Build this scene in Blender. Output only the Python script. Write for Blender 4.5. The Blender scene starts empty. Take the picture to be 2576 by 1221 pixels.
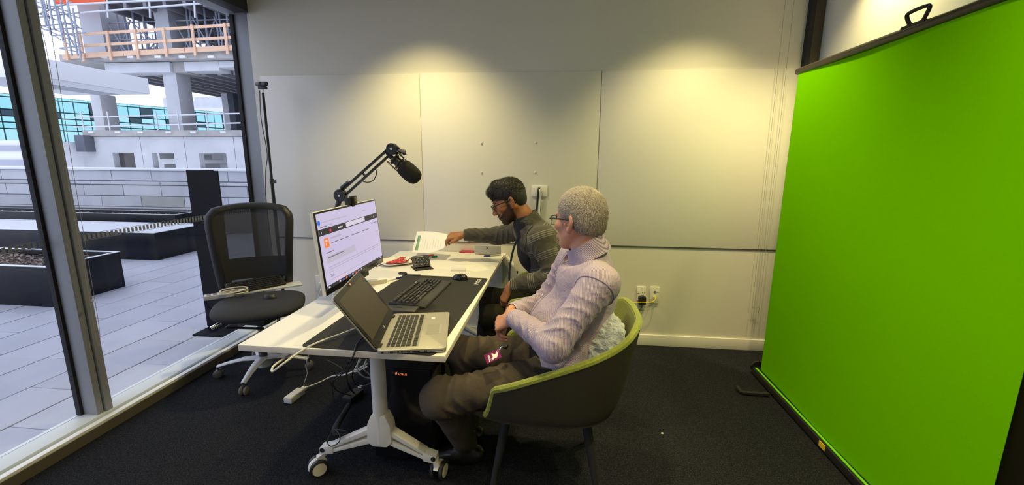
import bpy, bmesh, math, random
import numpy as np
from mathutils import Vector, Matrix
random.seed(4); np.random.seed(4)
S = bpy.context.scene
COL = S.collection

# ------------------------------------------------------------------ camera
F_PX, PITCH, YAW, ROLL, CAM_H = 1075.9, 0.1929, -0.1059, 0.0063, 1.4663
_cp, _sp, _cy, _sy = math.cos(PITCH), math.sin(PITCH), math.cos(YAW), math.sin(YAW)
FWD = Vector((_sy*_cp, _cy*_cp, -_sp))
_rt = Vector((_cy, -_sy, 0)); _up = _rt.cross(FWD)
RGT = math.cos(ROLL)*_rt + math.sin(ROLL)*_up
UPV = -math.sin(ROLL)*_rt + math.cos(ROLL)*_up
cam = bpy.data.objects.new('camera', bpy.data.cameras.new('camera'))
COL.objects.link(cam)
cam.data.sensor_width = 36.0
cam.data.lens = 36.0*F_PX/2576.0
cam.data.clip_start = 0.05; cam.data.clip_end = 400
_m = Matrix((RGT, UPV, -FWD)).transposed().to_4x4()
_m.translation = (0, 0, CAM_H)
cam.matrix_world = _m
S.camera = cam

# ------------------------------------------------------------------ view, world, lamps
S.view_settings.view_transform = 'Standard'
S.view_settings.look = 'None'
S.view_settings.gamma = 1.0
S.view_settings.use_curve_mapping = False
S.view_settings.exposure = 0.0
W = bpy.data.worlds.new('overcast'); S.world = W
W.use_nodes = True
_n = W.node_tree.nodes; _l = W.node_tree.links
_n.clear()
_o = _n.new('ShaderNodeOutputWorld'); _b = _n.new('ShaderNodeBackground')
_tc = _n.new('ShaderNodeTexCoord'); _nz = _n.new('ShaderNodeTexNoise'); _rp = _n.new('ShaderNodeValToRGB')
_nz.inputs['Scale'].default_value = 1.6; _nz.inputs['Detail'].default_value = 3
_rp.color_ramp.elements[0].position = 0.3; _rp.color_ramp.elements[0].color = (0.83, 0.90, 1.16, 1)
_rp.color_ramp.elements[1].position = 0.75; _rp.color_ramp.elements[1].color = (0.98, 1.03, 1.25, 1)
_l.new(_tc.outputs['Generated'], _nz.inputs['Vector']); _l.new(_nz.outputs['Fac'], _rp.inputs['Fac'])
_l.new(_rp.outputs['Color'], _b.inputs['Color']); _b.inputs['Strength'].default_value = 1.72
_l.new(_b.outputs[0], _o.inputs[0])

WARM = (1.0, 0.845, 0.39)
def spot(name, loc, energy, angle=100, blend=0.6, target=None, size=0.05, color=WARM):
    d = bpy.data.lights.new(name, 'SPOT'); d.energy = energy; d.color = color
    d.spot_size = math.radians(angle); d.spot_blend = blend; d.shadow_soft_size = size
    o = bpy.data.objects.new(name, d); COL.objects.link(o); o.location = loc
    t = Vector(target) if target else Vector(loc)-Vector((0, 0, 1))
    o.rotation_euler = (t-Vector(loc)).to_track_quat('-Z', 'Y').to_euler()
    return o
CEIL = 2.80
LAMPS = [(-1.00, 2.76, 112, 106, .85), (0.92, 2.76, 108, 106, .85), (0.92, 0.90, 140, 126, 1), (1.64, 2.66, 115, 100, 1), (-0.15, 1.50, 96, 112, 1), (-1.0, 0.4, 30, 112, 1), (0.6, 0.1, 70, 112, 1), (0.0, -1.0, 45, 112, 1)]
for (lx, ly, le, la_, lb_) in LAMPS:
    spot('downlight_lamp', (lx, ly, CEIL-0.03), le, angle=la_, blend=lb_)
pl = bpy.data.lights.new('window_portal', 'AREA'); pl.shape = 'RECTANGLE'; pl.size = 2.5; pl.size_y = 5.2
pl.cycles.is_portal = True
po = bpy.data.objects.new('window_portal', pl); COL.objects.link(po)
po.location = (-2.62, 0.85, 1.33); po.rotation_euler = (0, math.radians(-90), 0)

# ------------------------------------------------------------------ pixel rays of the measured photograph -> points in the room
def _ray(px, py): return FWD + RGT*((px-1288)/F_PX) - UPV*((py-610.5)/F_PX)
def atY(px, py, y): d = _ray(px, py); return Vector((0, 0, CAM_H)) + d*(y/d.y)
def atZ(px, py, z): d = _ray(px, py); return Vector((0, 0, CAM_H)) + d*((z-CAM_H)/d.z)
def atX(px, py, x): d = _ray(px, py); return Vector((0, 0, CAM_H)) + d*(x/d.x)

# ------------------------------------------------------------------ materials
def mat(name, color, rough=0.5, metal=0.0, spec=0.5, var=None, bump=None, emit=None, sheen=0.0, aniso=None, coat=0.0):
    """var=(scale, second colour, low, high[, stretch])  bump=(scale, strength[, stretch])"""
    m = bpy.data.materials.new(name); m.use_nodes = True
    nt = m.node_tree; b = nt.nodes['Principled BSDF']
    b.inputs['Base Color'].default_value = (*color, 1)
    b.inputs['Roughness'].default_value = rough; b.inputs['Metallic'].default_value = metal
    b.inputs['Specular IOR Level'].default_value = spec
    if sheen: b.inputs['Sheen Weight'].default_value = sheen
    if coat: b.inputs['Coat Weight'].default_value = coat
    tc = nt.nodes.new('ShaderNodeTexCoord')
    def noise(scale, stretch=None, detail=4):
        n = nt.nodes.new('ShaderNodeTexNoise'); n.inputs['Scale'].default_value = scale; n.inputs['Detail'].default_value = detail
        if stretch:
            mp = nt.nodes.new('ShaderNodeMapping'); mp.inputs['Scale'].default_value = stretch
            nt.links.new(tc.outputs['Object'], mp.inputs['Vector']); nt.links.new(mp.outputs[0], n.inputs['Vector'])
        else: nt.links.new(tc.outputs['Object'], n.inputs['Vector'])
        return n
    if var:
        n = noise(var[0], var[4] if len(var) > 4 else None)
        r = nt.nodes.new('ShaderNodeValToRGB')
        r.color_ramp.elements[0].position = var[2]; r.color_ramp.elements[0].color = (*color, 1)
        r.color_ramp.elements[1].position = var[3]; r.color_ramp.elements[1].color = (*var[1], 1)
        nt.links.new(n.outputs['Fac'], r.inputs['Fac']); nt.links.new(r.outputs['Color'], b.inputs['Base Color'])
    if bump:
        n = noise(bump[0], bump[2] if len(bump) > 2 else None)
        bp = nt.nodes.new('ShaderNodeBump'); bp.inputs['Strength'].default_value = bump[1]; bp.inputs['Distance'].default_value = 0.01
        nt.links.new(n.outputs['Fac'], bp.inputs['Height']); nt.links.new(bp.outputs['Normal'], b.inputs['Normal'])
    if emit:
        b.inputs['Emission Color'].default_value = (*emit[0], 1); b.inputs['Emission Strength'].default_value = emit[1]
    return m

def glass_mat(name, tint=(1, 1, 1), refl=0.06, rough=0.0):
    m = bpy.data.materials.new(name); m.use_nodes = True
    nt = m.node_tree; nt.nodes.clear()
    o = nt.nodes.new('ShaderNodeOutputMaterial'); mx = nt.nodes.new('ShaderNodeMixShader')
    t = nt.nodes.new('ShaderNodeBsdfTransparent'); g = nt.nodes.new('ShaderNodeBsdfGlossy')
    t.inputs[0].default_value = (*tint, 1); g.inputs['Roughness'].default_value = rough
    fr = nt.nodes.new('ShaderNodeLayerWeight'); fr.inputs[0].default_value = 0.5      # facing: same from both sides of the pane
    pw = nt.nodes.new('ShaderNodeMath'); pw.operation = 'POWER'; pw.inputs[1].default_value = 4.5; nt.links.new(fr.outputs['Facing'], pw.inputs[0])
    ml = nt.nodes.new('ShaderNodeMath'); ml.operation = 'MULTIPLY_ADD'; ml.inputs[1].default_value = 0.5; ml.inputs[2].default_value = refl
    nt.links.new(pw.outputs[0], ml.inputs[0]); nt.links.new(ml.outputs[0], mx.inputs[0])
    nt.links.new(t.outputs[0], mx.inputs[1]); nt.links.new(g.outputs[0], mx.inputs[2]); nt.links.new(mx.outputs[0], o.inputs[0])
    return m

# ------------------------------------------------------------------ mesh builder
ORG = {}
class MB:
    def __init__(s, M=None): s.v = []; s.f = []; s.M = M
    def add(s, vs, fs):
        o = len(s.v)
        if s.M is not None: vs = [s.M @ Vector(p) for p in vs]
        s.v += [tuple(p) for p in vs]; s.f += [tuple(i+o for i in f) for f in fs]
        return s
    def hexa(s, p):   # 8 points: bottom ring 0-3, top ring 4-7
        return s.add(p, [(3, 2, 1, 0), (4, 5, 6, 7), (0, 1, 5, 4), (1, 2, 6, 5), (2, 3, 7, 6), (3, 0, 4, 7)])
    def box(s, x0, x1, y0, y1, z0, z1):
        return s.hexa([(x0, y0, z0), (x1, y0, z0), (x1, y1, z0), (x0, y1, z0), (x0, y0, z1), (x1, y0, z1), (x1, y1, z1), (x0, y1, z1)])
    def beam(s, a, b, w, h, up=(0, 0, 1)):
        a, b = Vector(a), Vector(b); d = (b-a).normalized(); up = Vector(up)
        if abs(d.dot(up)) > 0.98: up = Vector((1, 0, 0))
        r = d.cross(up).normalized(); u = r.cross(d)
        q = lambda c, i, j: c + r*(i*w/2) + u*(j*h/2)
        return s.hexa([q(a, -1, -1), q(a, 1, -1), q(b, 1, -1), q(b, -1, -1), q(a, -1, 1), q(a, 1, 1), q(b, 1, 1), q(b, -1, 1)])
    def prism(s, poly, ext):
        n = len(poly); e = Vector(ext); p = [Vector(q) for q in poly]
        nrm = Vector((0, 0, 0))
        for i in range(n): nrm += p[i].cross(p[(i+1) % n])
        if nrm.dot(e) > 0: p.reverse()
        vs = p+[q+e for q in p]
        fs = [tuple(range(n)), tuple(range(2*n-1, n-1, -1))] + [(i, i+n, (i+1) % n+n, (i+1) % n) for i in range(n)]
        return s.add(vs, fs)
    def tube(s, pts, r, n=8, closed=False, caps=True, flat=None):
        P = [Vector(p) for p in pts]; m = len(P)
        R = r if isinstance(r, (list, tuple)) else [r]*m
        T = []
        for i in range(m):
            a = P[(i-1) % m] if (closed or i > 0) else P[i]; b = P[(i+1) % m] if (closed or i < m-1) else P[i]
            t = b-a; T.append(t.normalized() if t.length > 1e-9 else Vector((0, 0, 1)))
        u = T[0].orthogonal().normalized()
        if flat is not None: u = (Vector(flat)-T[0]*Vector(flat).dot(T[0])).normalized()
        vs = []
        for i in range(m):
            u = (u-T[i]*u.dot(T[i])).normalized(); w = T[i].cross(u)
            for k in range(n):
                a = 2*math.pi*k/n
                ru, rw = (R[i] if not isinstance(R[i], tuple) else R[i][0]), (R[i] if not isinstance(R[i], tuple) else R[i][1])
                vs.append(P[i]+u*(math.cos(a)*ru)+w*(math.sin(a)*rw))
        fs = []
        for i in range(m if closed else m-1):
            j = (i+1) % m
            for k in range(n): fs.append((i*n+k, i*n+(k+1) % n, j*n+(k+1) % n, j*n+k))
        if caps and not closed: fs += [tuple(range(n-1, -1, -1)), tuple(range((m-1)*n, m*n))]
        return s.add(vs, fs)
    def cyl(s, a, b, r0, r1=None, n=16): return s.tube([a, b], [r0, r0 if r1 is None else r1], n)
    def lathe(s, prof, c, axis=(0, 0, 1), n=24):
        ax = Vector(axis).normalized(); u = ax.orthogonal().normalized(); w = ax.cross(u); c = Vector(c)
        vs = []; m = len(prof)
        for (r, z) in prof:
            for k in range(n):
                a = 2*math.pi*k/n; vs.append(c+ax*z+u*(math.cos(a)*r)+w*(math.sin(a)*r))
        fs = [(i*n+k, i*n+(k+1) % n, (i+1)*n+(k+1) % n, (i+1)*n+k) for i in range(m-1) for k in range(n)]
        if prof[0][0] > 1e-6: fs.append(tuple(range(n-1, -1, -1)))
        if prof[-1][0] > 1e-6: fs.append(tuple(range((m-1)*n, m*n)))
        return s.add(vs, fs)
    def grid(s, fn, nu, nv, cu=False):
        vs = [fn(i/(nu if cu else nu-1), j/(nv-1)) for i in range(nu) for j in range(nv)]
        fs = []
        for i in range(nu if cu else nu-1):
            for j in range(nv-1):
                a = i*nv+j; b = ((i+1) % nu)*nv+j; fs.append((a, b, b+1, a+1))
        return s.add(vs, fs)
    def build(s, name, m, parent=None, bevel=0.0, smooth=None, solid=0.0, seg=2):
        me = bpy.data.meshes.new(name)
        V = np.array(s.v, float)
        if parent is not None: og = Vector(ORG[parent])
        else:
            lo, hi = V.min(0), V.max(0); og = Vector(((lo[0]+hi[0])/2, (lo[1]+hi[1])/2, lo[2]))
        me.from_pydata([tuple(p) for p in (V-np.array(og))], [], s.f); me.update()
        bm = bmesh.new(); bm.from_mesh(me)
        bmesh.ops.recalc_face_normals(bm, faces=bm.faces)
        if bevel:
            ed = [e for e in bm.edges if len(e.link_faces) == 2 and e.calc_face_angle(0) > math.radians(32)]
            bmesh.ops.bevel(bm, geom=ed, offset=bevel, segments=seg, affect='EDGES', profile=0.6, clamp_overlap=True)
        if solid: bmesh.ops.solidify(bm, geom=bm.faces[:], thickness=solid)
        bm.to_mesh(me); bm.free()
        if smooth is None: smooth = 38
        me.polygons.foreach_set('use_smooth', [True]*len(me.polygons))
        me.set_sharp_from_angle(angle=math.radians(smooth))
        if m is not None: me.materials.append(m)
        o = bpy.data.objects.new(name, me); COL.objects.link(o)
        if parent is not None: o.parent = parent
        else: o.location = og
        ORG[o] = tuple(og)
        return o

def tag(o, label=None, cat=None, group=None, kind=None):
    if label: o['label'] = label
    if cat: o['category'] = cat
    if group: o['group'] = group
    if kind: o['kind'] = kind
    return o
def thing(name, label, cat, loc, group=None):
    o = bpy.data.objects.new(name, None); COL.objects.link(o); o.location = loc; o.empty_display_size = 0.05
    ORG[o] = tuple(loc); return tag(o, label, cat, group)
def structure(o): o['kind'] = 'structure'; return o
def inst(me, name, parent, loc, scale=None, rot=None):
    o = bpy.data.objects.new(name, me); COL.objects.link(o); o.parent = parent
    o.location = Vector(loc)-Vector(ORG[parent])
    if scale: o.scale = scale
    if rot: o.rotation_euler = rot
    ORG[o] = tuple(loc)
    return o
def frame(o, ax, ay, az=None):
    ax = Vector(ax).normalized(); ay = Vector(ay).normalized(); az = Vector(az).normalized() if az else ax.cross(ay).normalized()
    M = Matrix((ax, ay, az)).transposed().to_4x4(); M.translation = Vector(o); return M
def smoothpath(pts, n=8):
    P = [Vector(p) for p in pts]; out = []
    for i in range(len(P)-1):
        p0 = P[max(i-1, 0)]; p1 = P[i]; p2 = P[i+1]; p3 = P[min(i+2, len(P)-1)]
        for k in range(n):
            t = k/n
            out.append(0.5*((2*p1)+(p2-p0)*t+(2*p0-5*p1+4*p2-p3)*t*t+(3*p1-p0-3*p2+p3)*t**3))
    out.append(P[-1]); return out
def text(name, body, m, parent, M, size, depth=0.0004, align='CENTER'):
    cu = bpy.data.curves.new(name, 'FONT'); cu.body = body; cu.size = size; cu.extrude = depth; cu.align_x = align; cu.align_y = 'CENTER'
    cu.resolution_u = 2
    t = bpy.data.objects.new(name, cu); COL.objects.link(t)
    bpy.context.view_layer.update()
    dg = bpy.context.evaluated_depsgraph_get()
    me = bpy.data.meshes.new_from_object(t.evaluated_get(dg))
    bpy.data.objects.remove(t); bpy.data.curves.remove(cu)
    M2 = M.copy(); M2.translation = M.translation-Vector(ORG[parent])
    me.transform(M2); me.materials.clear(); me.materials.append(m)
    o = bpy.data.objects.new(name, me); COL.objects.link(o); o.parent = parent; ORG[o] = ORG[parent]
    return o

# palette
M_wall = mat('wall_paint', (0.74, 0.70, 0.61), 0.75, var=(0.8, (0.71, 0.67, 0.58), 0.35, 0.7))
M_panel = mat('whiteboard', (0.78, 0.74, 0.65), 0.28, spec=0.4, bump=(3, 0.02))
M_white = mat('white_laminate', (0.80, 0.77, 0.72), 0.4, spec=0.4)
M_edge = mat('table_edge', (0.70, 0.64, 0.55), 0.5)
M_wmetal = mat('white_metal', (0.74, 0.72, 0.68), 0.35)
M_frame = mat('window_frame_grey', (0.30, 0.31, 0.33), 0.5, var=(3, (0.27, 0.28, 0.30), 0.3, 0.7))
M_sill = mat('sill_paint', (0.62, 0.66, 0.68), 0.45)
M_black = mat('black_plastic', (0.012, 0.012, 0.013), 0.45, bump=(300, 0.05))
M_blackm = mat('black_matt', (0.012, 0.012, 0.012), 0.8)
M_blackg = mat('black_gloss', (0.012, 0.012, 0.014), 0.18)
M_dkgrey = mat('dark_grey', (0.05, 0.05, 0.05), 0.5)
M_grey = mat('grey_plastic', (0.22, 0.22, 0.22), 0.5)
M_alu = mat('aluminium', (0.55, 0.55, 0.53), 0.38, metal=0.65)
M_chrome = mat('chrome', (0.8, 0.8, 0.8), 0.15, metal=1)
M_wcable = mat('white_cable', (0.72, 0.69, 0.62), 0.5)
M_conc = mat('concrete', (0.57, 0.58, 0.61), 0.85, var=(1.2, (0.47, 0.48, 0.51), 0.35, 0.75), bump=(8, 0.15))
M_concd = mat('concrete_dirty', (0.46, 0.44, 0.42), 0.9, var=(2.5, (0.31, 0.31, 0.32), 0.4, 0.7), bump=(10, 0.2))
# ================================================================== ROOM SHELL
YB = 3.331
M_carpet = mat('carpet', (0.010, 0.011, 0.015), 0.95, spec=0.1, var=(190, (0.042, 0.043, 0.052), 0.45, 0.72), bump=(220, 0.8))
structure(MB().box(-2.42, 1.75, -2.0, YB, -0.12, 0).build('floor', M_carpet))
wb = structure(MB().box(-2.42, 1.80, YB, YB+0.12, 0, CEIL).build('wall_back', M_wall))
for (a, b) in ((-2.36, -1.0685), (-1.0625, 0.2905), (0.2965, 1.66)):
    MB().box(a, b, YB-0.008, YB-0.0005, 0.811, 2.096).build('panel', M_panel, wb, bevel=0.0015)
M_shadowgap = mat('panel_edge_shadow', (0.20, 0.18, 0.15), 0.8)
MB().box(-2.36, 1.66, YB-0.004, YB, 0.800, 0.809).build('bottom_shadow', M_shadowgap, wb)  # shadow under the panels' lower edge, put in as a dark strip
for (px, py) in ((1211, 360), (1347, 359), (1212, 434), (1346, 434)):
    c = atY(px, py, YB-0.008)
    MB().lathe([(0.0075, 0), (0.0075, 0.004), (0.005, 0.007), (0, 0.008)], c, (0, -1, 0), 12).build('screw_cap', M_white, wb)
bb = structure(MB().box(-2.40, 1.74, YB-0.014, YB, 0, 0.09).build('baseboard_back', mat('baseboard_paint', (0.80, 0.76, 0.69), 0.5), bevel=0.003))
M_wallr = mat('wall_paint_right', (0.80, 0.77, 0.70), 0.75)
structure(MB().box(1.75, 1.87, -2.0, YB+0.12, 0, CEIL).build('wall_right', M_wallr))
structure(MB().box(-2.6, 1.87, -2.12, -2.0, 0, CEIL).build('wall_front', M_wall))
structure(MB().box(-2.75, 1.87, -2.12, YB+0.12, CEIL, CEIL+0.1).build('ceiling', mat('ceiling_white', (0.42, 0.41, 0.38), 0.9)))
structure(MB().box(-2.62, -2.40, -2.12, YB+0.12, 2.62, CEIL).build('wall_left', M_wall))
# dark reveal in the right corner
tr = structure(MB().box(1.645, 1.672, YB-0.05, YB, 0, CEIL).build('trim_1', M_blackm))
MB().box(1.672, 1.745, YB-0.02, YB, 0, CEIL).build('frame_face', mat('bronze_frame', (0.09, 0.065, 0.035), 0.4), tr)
# downlights in the ceiling
M_lamp = mat('downlight_lens', (1, 0.9, 0.7), 0.5, emit=((1, 0.86, 0.55), 6))
for i, (lx, ly, le, la_, lb_) in enumerate(LAMPS):
    t = thing('ceiling_downlight', ['round recessed downlight in the ceiling above the mic and monitor', 'round recessed downlight in the ceiling near the back wall outlets', 'round recessed downlight in the ceiling close to the green screen', 'round recessed downlight over the gap behind the green screen', 'round recessed downlight above the grey haired man', 'round recessed downlight by the window side behind the camera', 'round recessed downlight right above the camera', 'round recessed downlight at the rear of the room'][i], 'light', (lx, ly, CEIL), 'ceiling downlights')
    MB().lathe([(0.045, -0.002), (0.062, -0.006), (0.062, 0.0), (0.045, 0.0)], (lx, ly, CEIL), (0, 0, 1), 24).build('bezel', M_white, t)
    MB().lathe([(0.0, -0.001), (0.044, -0.001)], (lx, ly, CEIL), (0, 0, 1), 24).build('lens', M_lamp, t)

# ------------------------------------------------------------------ window wall
GX = -2.575
win = structure(MB().box(-2.62, -2.40, -2.0, YB+0.12, -0.1, 0.058).build('window_1', M_sill))
SL = mat('sill_lip', (0.78, 0.78, 0.74), 0.4)
MB().box(-2.60, -2.462, -2.0, 3.37, 0.058, 0.072).build('window_sill', M_sill, win, bevel=0.002)
MB().box(-2.432, -2.400, -2.0, YB, 0.058, 0.071).build('sill_lip', SL, win, bevel=0.002)
MB().box(-2.404, -2.396, -2.0, YB, 0.0, 0.055).build('skirting', mat('skirt_bronze', (0.10, 0.085, 0.06), 0.6), win)
def mullion(y0, y1, split):
    MB().box(-2.60, -2.478, y0, split-0.003, 0.072, 2.62).build('mullion', M_frame, win, bevel=0.002)
    MB().box(-2.60, -2.468, split+0.003, y1, 0.072, 2.62).build('mullion', M_frame, win, bevel=0.002)
    MB().box(-2.59, -2.50, split-0.003, split+0.003, 0.072, 2.62).build('mullion_joint', M_blackm, win)
    MB().box(-2.59, -2.562, y0-0.016, y0, 0.072, 2.60).build('gasket', M_blackm, win)
    MB().box(-2.59, -2.562, y1, y1+0.012, 0.072, 2.60).build('gasket', M_blackm, win)
mullion(1.868, 1.942, 1.903); mullion(0.40, 0.474, 0.435); mullion(-1.07, -0.996, -1.035)
MB().box(-2.60, -2.425, 3.372, 3.45, 0.0, 2.62).build('mullion', M_frame, win, bevel=0.002)
MB().box(-2.59, -2.56, 3.354, 3.372, 0.072, 2.6).build('gasket', M_blackm, win)
MB().box(-2.62, -2.45, -2.0, 3.45, 2.56, 2.62).build('head_frame', M_frame, win, bevel=0.002)
M_pane = glass_mat('window_glass', (0.98, 0.99, 0.985), 0.010)
for (a, b) in ((1.945, 3.37), (0.476, 1.865), (-0.99, 0.40), (-2.0, -1.07)):
    MB().box(GX-0.003, GX+0.003, a, b, 0.072, 2.56).build('pane', M_pane, win)
m = MB()
z0, z1 = 1.014, 1.047
for (a, b) in ((0.6, 1.85), (1.955, 3.34)):
    m.box(GX+0.0035, GX+0.0042, a, b, z0-0.002, z0); m.box(GX+0.0035, GX+0.0042, a, b, z1, z1+0.002)
    y = a+0.006
    while y < b-0.016:
        m.box(GX+0.0035, GX+0.0042, y, y+0.014, z0+0.003, z1-0.003); y += 0.0245
m.build('safety_strip', mat('frosted_film', (0.30, 0.31, 0.33), 0.7), win)
# roller blind cassette and bead chains
rb = thing('roller_blind', 'dark roller blind cassette above the window beside the back wall', 'blind', (-2.44, 2.6, 2.56))
MB().box(-2.50, -2.385, 0.48, 3.29, 2.552, 2.70).build('cassette', mat('blind_cassette', (0.015, 0.014, 0.013), 0.6), rb, bevel=0.008)
MB().box(-2.50, -2.385, 3.29, 3.30, 2.548, 2.70).build('end_cap', M_dkgrey, rb)
def bead_chain(t, path, step=0.0095, r=0.0027, m=None):
    P = smoothpath(path, 10); mb = MB(); acc = 0; last = P[0]
    bead = [Vector(q)*r for q in ((1, 0, 0), (-1, 0, 0), (0, 1, 0), (0, -1, 0), (0, 0, 1), (0, 0, -1))]
    bf = [(0, 2, 4), (2, 1, 4), (1, 3, 4), (3, 0, 4), (2, 0, 5), (1, 2, 5), (3, 1, 5), (0, 3, 5)]
    for p in P[1:]:
        seg = (p-last).length; d = (p-last)/max(seg, 1e-9); s = step-acc
        while s <= seg:
            c = last+d*s; mb.add([c+q for q in bead], bf); s += step
        acc = (acc+seg) % step; last = p
    mb.tube(P, r*0.35, 4)
    return mb.build('bead_chain', m, t)
M_bead = mat('bead_metal', (0.32, 0.30, 0.25), 0.45, metal=0.3)
bc = thing('blind_chain', 'beaded blind chain loop hanging beside the near window mullion', 'chain', (-2.43, 1.97, 0.5))
XC = -2.43
pA = [atX(*p, XC) for p in ((122, 150), (150, 330), (190, 560), (220, 720), (241, 845))]
pB = [atX(*p, XC) for p in ((241, 845), (246, 866), (250, 870), (252, 860), (246, 800), (219, 640), (168, 330), (128, 80))]
top = [Vector((XC, pA[0].y-0.02, 2.57)), Vector((XC, pA[0].y-0.01, 2.2))]
bead_chain(bc, top+pA+pB[1:-1]+[Vector((XC, pA[0].y+0.05, 2.57))], m=M_bead)
MB().lathe([(0.0, -0.006), (0.006, -0.006), (0.006, 0.006), (0, 0.006)], atX(232, 757, XC), (0, 0, 1), 10).build('chain_joiner', mat('clear_plastic', (0.6, 0.62, 0.65), 0.2), bc)
cc = thing('blind_chain', 'long bead chain loop on the back wall left of the green screen', 'chain', (1.55, YB-0.03, 0.35))
for (a, b, c, d) in (((1976, 0), (1893, 765), (1911, 765), (1998, 0)),):
    P1 = atY(*a, YB-0.03); P2 = atY(*b, YB-0.03); P3 = atY(*c, YB-0.03); P4 = atY(*d, YB-0.03)
    bot = (P2+P3)/2-Vector((0, 0, 0.035))
    bead_chain(cc, [P1+Vector((0, 0, 0.25)), P1, P2, P2-Vector((-0.004, 0, 0.022)), bot, P3-Vector((0.004, 0, 0.022)), P3, P4, P4+Vector((0, 0, 0.25))], m=M_bead)

# ================================================================== TERRACE
M_terr = mat('terrace_paving', (0.33, 0.34, 0.40), 0.85)      # same paving, drawn by the material where single slabs are too far to tell apart
_nt = M_terr.node_tree; _bk = _nt.nodes.new('ShaderNodeTexBrick'); _tcx = _nt.nodes.new('ShaderNodeTexCoord'); _mp = _nt.nodes.new('ShaderNodeMapping')
_mp.inputs['Rotation'].default_value = (0, 0, math.radians(90)); _bk.inputs['Scale'].default_value = 1.0
_bk.inputs['Brick Width'].default_value = 0.75; _bk.inputs['Row Height'].default_value = 0.38; _bk.inputs['Mortar Size'].default_value = 0.006
_bk.inputs['Color1'].default_value = (0.44, 0.45, 0.51, 1); _bk.inputs['Color2'].default_value = (0.415, 0.425, 0.485, 1); _bk.inputs['Mortar'].default_value = (0.07, 0.075, 0.09, 1)
_nt.links.new(_tcx.outputs['Object'], _mp.inputs['Vector']); _nt.links.new(_mp.outputs[0], _bk.inputs['Vector']); _nt.links.new(_bk.outputs['Color'], _nt.nodes['Principled BSDF'].inputs['Base Color'])
ter = structure(MB().box(-26, -2.62, -6, 9.5, -0.3, -0.02).build('terrace_floor', M_terr))
M_pav = [mat('paver_%s' % 'abc'[i], c, 0.75, var=(2.2, tuple(x*0.88 for x in c), 0.35, 0.7), bump=(40, 0.1)) for i, c in enumerate(((0.44, 0.45, 0.51), (0.415, 0.425, 0.485), (0.46, 0.47, 0.53)))]
pm = []
for i in range(3):
    o = MB().box(-0.186, 0.186, -0.373, 0.373, -0.018, 0).build('paver', M_pav[i], bevel=0.003, seg=1)
    pm.append(o.data); bpy.data.objects.remove(o)
for me in pm:
    lo = min(v.co.z for v in me.vertices); hi = max(v.co.z for v in me.vertices)
    for v in me.vertices: v.co.z -= hi
np_ = 0
for r in range(22):
    xc = -2.975+0.19-0.38*r
    for k in range(-1, 14):
        yc = 2.565+(0.375 if r % 2 == 1 else 0)*1.0+0.75*(k-3)+0.375
        if xc < -2.975-0.38*14 and yc < 2: continue
        if not (0.2 < yc < 7.6) or yc < -xc*0.35: continue
        inst(random.choice(pm), 'paver', ter, (xc, yc, random.uniform(-0.001, 0.0006))); np_ += 1

M_pl = mat('planter_black', (0.006, 0.008, 0.013), 0.3, spec=0.25, var=(1.5, (0.010, 0.012, 0.018), 0.4, 0.7))
M_rim = mat('planter_rim', (0.72, 0.74, 0.78), 0.35, metal=0.3)
M_mul = mat('bark', (0.16, 0.11, 0.085), 0.9, var=(30, (0.42, 0.36, 0.33), 0.35, 0.75))
def planter(x0, x1, y0, y1, h, label, mulch=True, chips=500, near=None):
    t = thing('planter_box', label, 'planter', ((x0+x1)/2, (y0+y1)/2, 0), 'black terrace planters')
    th = 0.02; m = MB()
    m.box(x0, x1, y0, y0+th, 0, h); m.box(x0, x1, y1-th, y1, 0, h); m.box(x0, x0+th, y0+th, y1-th, 0, h); m.box(x1-th, x1, y0+th, y1-th, 0, h)
    m.build('planter_wall', M_pl, t, bevel=0.002)
    m = MB(); w = 0.035
    m.box(x0-.004, x1+.004, y0-.004, y0+w, h, h+0.006); m.box(x0-.004, x1+.004, y1-w, y1+.004, h, h+0.006)
    m.box(x0-.004, x0+w, y0+w, y1-w, h, h+0.006); m.box(x1-w, x1+.004, y0+w, y1-w, h, h+0.006)
    m.build('rim', M_rim, t)
    if mulch:
        MB().box(x0+th, x1-th, y0+th, y1-th, 0.0, h-0.075).build('soil', mat('soil', (0.05, 0.035, 0.03), 0.95), t)
        m = MB()
        for i in range(chips):
            cx, cy = random.uniform(x0+.06, x1-.06), random.uniform(y0+.06, y1-.06)
            if near and cx < near and random.random() < 0.8: cx = random.uniform(near, x1-.06)
            a, b = random.uniform(0, 6.28), random.uniform(-0.5, 0.5); L, w2 = random.uniform(.025, .06), random.uniform(.008, .02)
            d = Vector((math.cos(a)*math.cos(b), math.sin(a)*math.cos(b), math.sin(b))); c = Vector((cx, cy, h-0.07+random.uniform(0, .035)))
            m.beam(c-d*L/2, c+d*L/2, w2, 0.007)
        o = m.build('bark_mulch', M_mul, t); o['kind'] = 'stuff'
    return t
planter(-8.0, -4.92, 3.52, 4.235, 0.405, 'black square planter nearest the window, filled with bark mulch', chips=700, near=-6.6)
t2 = planter(-10.5, -5.70, 5.42, 6.30, 0.395, 'long low black planter with a smooth white top, behind the nearest planter', mulch=False)
MB().box(-10.48, -5.72, 5.44, 6.28, 0.30, 0.392).build('bench_top', mat('bench_white', (0.72, 0.74, 0.78), 0.25), t2)
planter(-13.5, -7.04, 7.15, 7.66, 0.41, 'long black planter with bark at the foot of the stone block wall', chips=900)

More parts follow.
